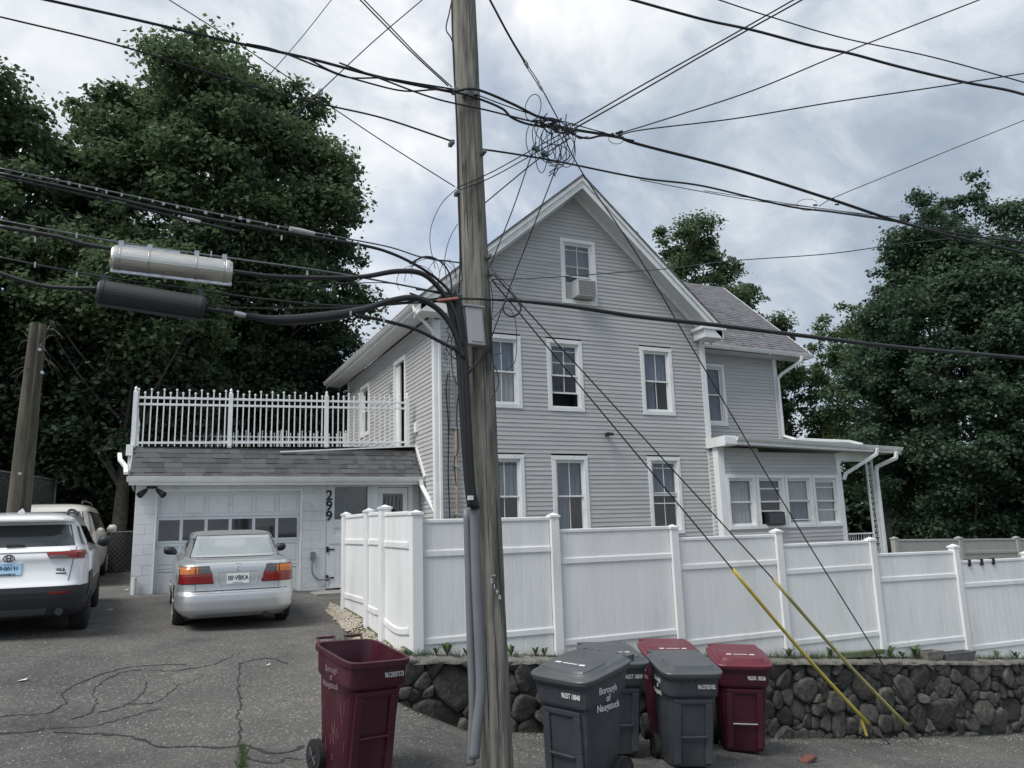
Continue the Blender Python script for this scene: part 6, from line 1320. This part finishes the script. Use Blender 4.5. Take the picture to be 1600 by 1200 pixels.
# far woods as masses
def woods(name, pts, z0, z1, n, size, m_):
    cs, rs = [], []
    for _ in range(int(n/350)):
        i = random.randrange(len(pts)-1); t = random.random(); a, b = pts[i], pts[i+1]; x = a[0]+(b[0]-a[0])*t+random.gauss(0, 1.2); y = a[1]+(b[1]-a[1])*t+random.gauss(0, 1.5); cs.append((x, y, random.uniform(z0, z1)*random.uniform(.75, 1))); rs.append(random.uniform(1.0, 2.2))
    return stuff(leaves(name, cs, rs, n, size, m_))
tag(woods('far_woods', [(-26, 30), (-14, 34), (-4, 36), (5, 37), (9, 38)], -.5, 6.5, 70000, .40, leafB), 'dark mass of woods closing the view behind the left trees', 'woods')
tag(woods('far_woods', [(22, 44), (40, 44), (52, 36), (60, 24), (64, 8)], -2, 5.0, 60000, .42, leafB), 'dark mass of woods beyond the right trees and far fence', 'woods')
# weeds
def weed(x, y, z, h, kind, label, grp):
    mb = MB(); n = random.randint(9, 16)
    for k in range(n):
        a = random.random()*6.28; L_ = h*random.uniform(.6, 1.1); sp_ = random.uniform(.35, .9); w = L_*.11 if kind == 'leafy' else L_*.035; d = Vector((math.cos(a), math.sin(a), 0)); s = Vector((-d.y, d.x, 0))
        p0 = Vector((x, y, z)); p1 = p0+d*L_*sp_*.45+Vector((0, 0, L_*.62)); p2 = p0+d*L_*sp_+Vector((0, 0, L_*.70))
        mb.add([p0-s*w*.3, p0+s*w*.3, p1+s*w, p1-s*w, p2], [(0, 1, 2, 3), (3, 2, 4)])
    return tag(mb.build('weed', leafC if kind == 'leafy' else leafA), label, 'weed', grp)
WE = [(683, 1023, .10), (700, 1021, .16), (730, 1022, .11), (800, 1020, .15), (838, 1019, .14), (852, 1021, .12), (1235, 1018, .14), (1300, 1016, .16), (1392, 1019, .18), (1412, 1020, .14), (1432, 1020, .22), (1560, 1024, .15), (1590, 1022, .14)]
names = ['tiny weed at the foot of the fence corner post', 'star shaped weed left of the pole under the first panel', 'small weed touching the riser guard under the fence', 'weed just right of the pole on the wall top', 'left weed of the clump before the second post', 'right weed of the clump before the second post', 'weed above the rightmost maroon bin on the wall', 'weed left of the mossy plank', 'weed just right of the mossy plank', 'short weed midway to the planter block', 'tall weed beside the planter block', 'weed right of the trough planter', 'last weed on the wall at the right edge']
for (px, py, h), l in zip(WE, names):
    p = at(px, py, 9.33); weed(p.x, 9.36, fence_z(p.x)+.0, h*1.25, 'leafy', l, 'weeds along the wall top')
for x, y, h, l in ((2.5, 10.4, .22, 'bright green weed tuft on the gravel strip'), (2.72, 10.0, .18, 'dark leafy weed by the gravel strip post'), (2.42, 11.2, .16, 'grass tuft at the driveway edge of the gravel strip'), (2.9, 9.45, .14, 'yellow green weed at the wall corner below the fence')):
    weed(x, y, strip_z(x, y), h, 'leafy', l, 'weeds on the gravel strip')
p = ground_pt(379, 1188); weed(p[0], p[1], height(p[0], p[1]), .13, 'grass', 'grass tuft growing out of a crack near the lower edge', None) if False else tag(MB().add([], []).build('x', None), 'x x x x', 'x') if False else None
q = MB()
for _ in range(160):
    t = random.random(); px, py = 374+random.gauss(5, 3), 1168+t*40; p = ground_pt(px, min(py, 1199)); a = random.random()*6.28; L_ = random.uniform(.03, .08); d = Vector((math.cos(a)*.5, math.sin(a)*.5, 1))*L_; p0 = Vector(p)+Vector((random.gauss(0, .02), random.gauss(0, .03), 0)); q.add([p0+Vector((-.004, 0, 0)), p0+Vector((.004, 0, 0)), p0+d], [(0, 1, 2)])
tag(stuff(q.build('grass_tuft', leafC)), 'yellow green grass growing from the driveway crack at the bottom edge', 'grass')
q = MB()
for _ in range(3600):
    x = random.uniform(2.7, 16); 
    if 3.2 < x < 7.2 and random.random() < .7: continue
    y = random.uniform(9.28, 9.44); L_ = random.uniform(.03, .11)*(1.4 if 8.5 < x < 11 else 1); a = random.random()*6.28; p0 = Vector((x, y, fence_z(x)-.01)); d = Vector((math.cos(a)*.6, math.sin(a)*.4, 1))*L_; q.add([p0+Vector((-.004, 0, 0)), p0+Vector((.004, 0, 0)), p0+d], [(0, 1, 2)])
for _ in range(900):
    x = random.uniform(2.7, 14); y = 9.13-abs(random.gauss(0, .05)); L_ = random.uniform(.02, .07); a = random.random()*6.28; p0 = Vector((x, y, height(x, y))); d = Vector((math.cos(a)*.6, math.sin(a)*.4, 1))*L_; q.add([p0+Vector((-.004, 0, 0)), p0+Vector((.004, 0, 0)), p0+d], [(0, 1, 2)])
tag(stuff(q.build('grass', leafA)), 'thin grass along the top and foot of the stone wall', 'grass')
# scraps
for (px, py, s, l) in ((171, 954, .05, 'white paper scrap on the driveway between the cars'), (34, 1065, .05, 'thin white scrap on the driveway at left'), (418, 1041, .03, 'small pale scrap on the cracked driveway'), (196, 923, .06, 'pale litter by the garage corner')):
    p = ground_pt(px, py); mb = MB(); mb.add([(p[0]-s, p[1]-s*.3, p[2]+.012), (p[0]+s*.8, p[1]-s*.4, p[2]+.02), (p[0]+s, p[1]+s*.4, p[2]+.03), (p[0]-s*.3, p[1]+s*.5, p[2]+.015)], [(0, 1, 2, 3)]); tag(mb.build('paper_scrap', platew), l, 'litter')
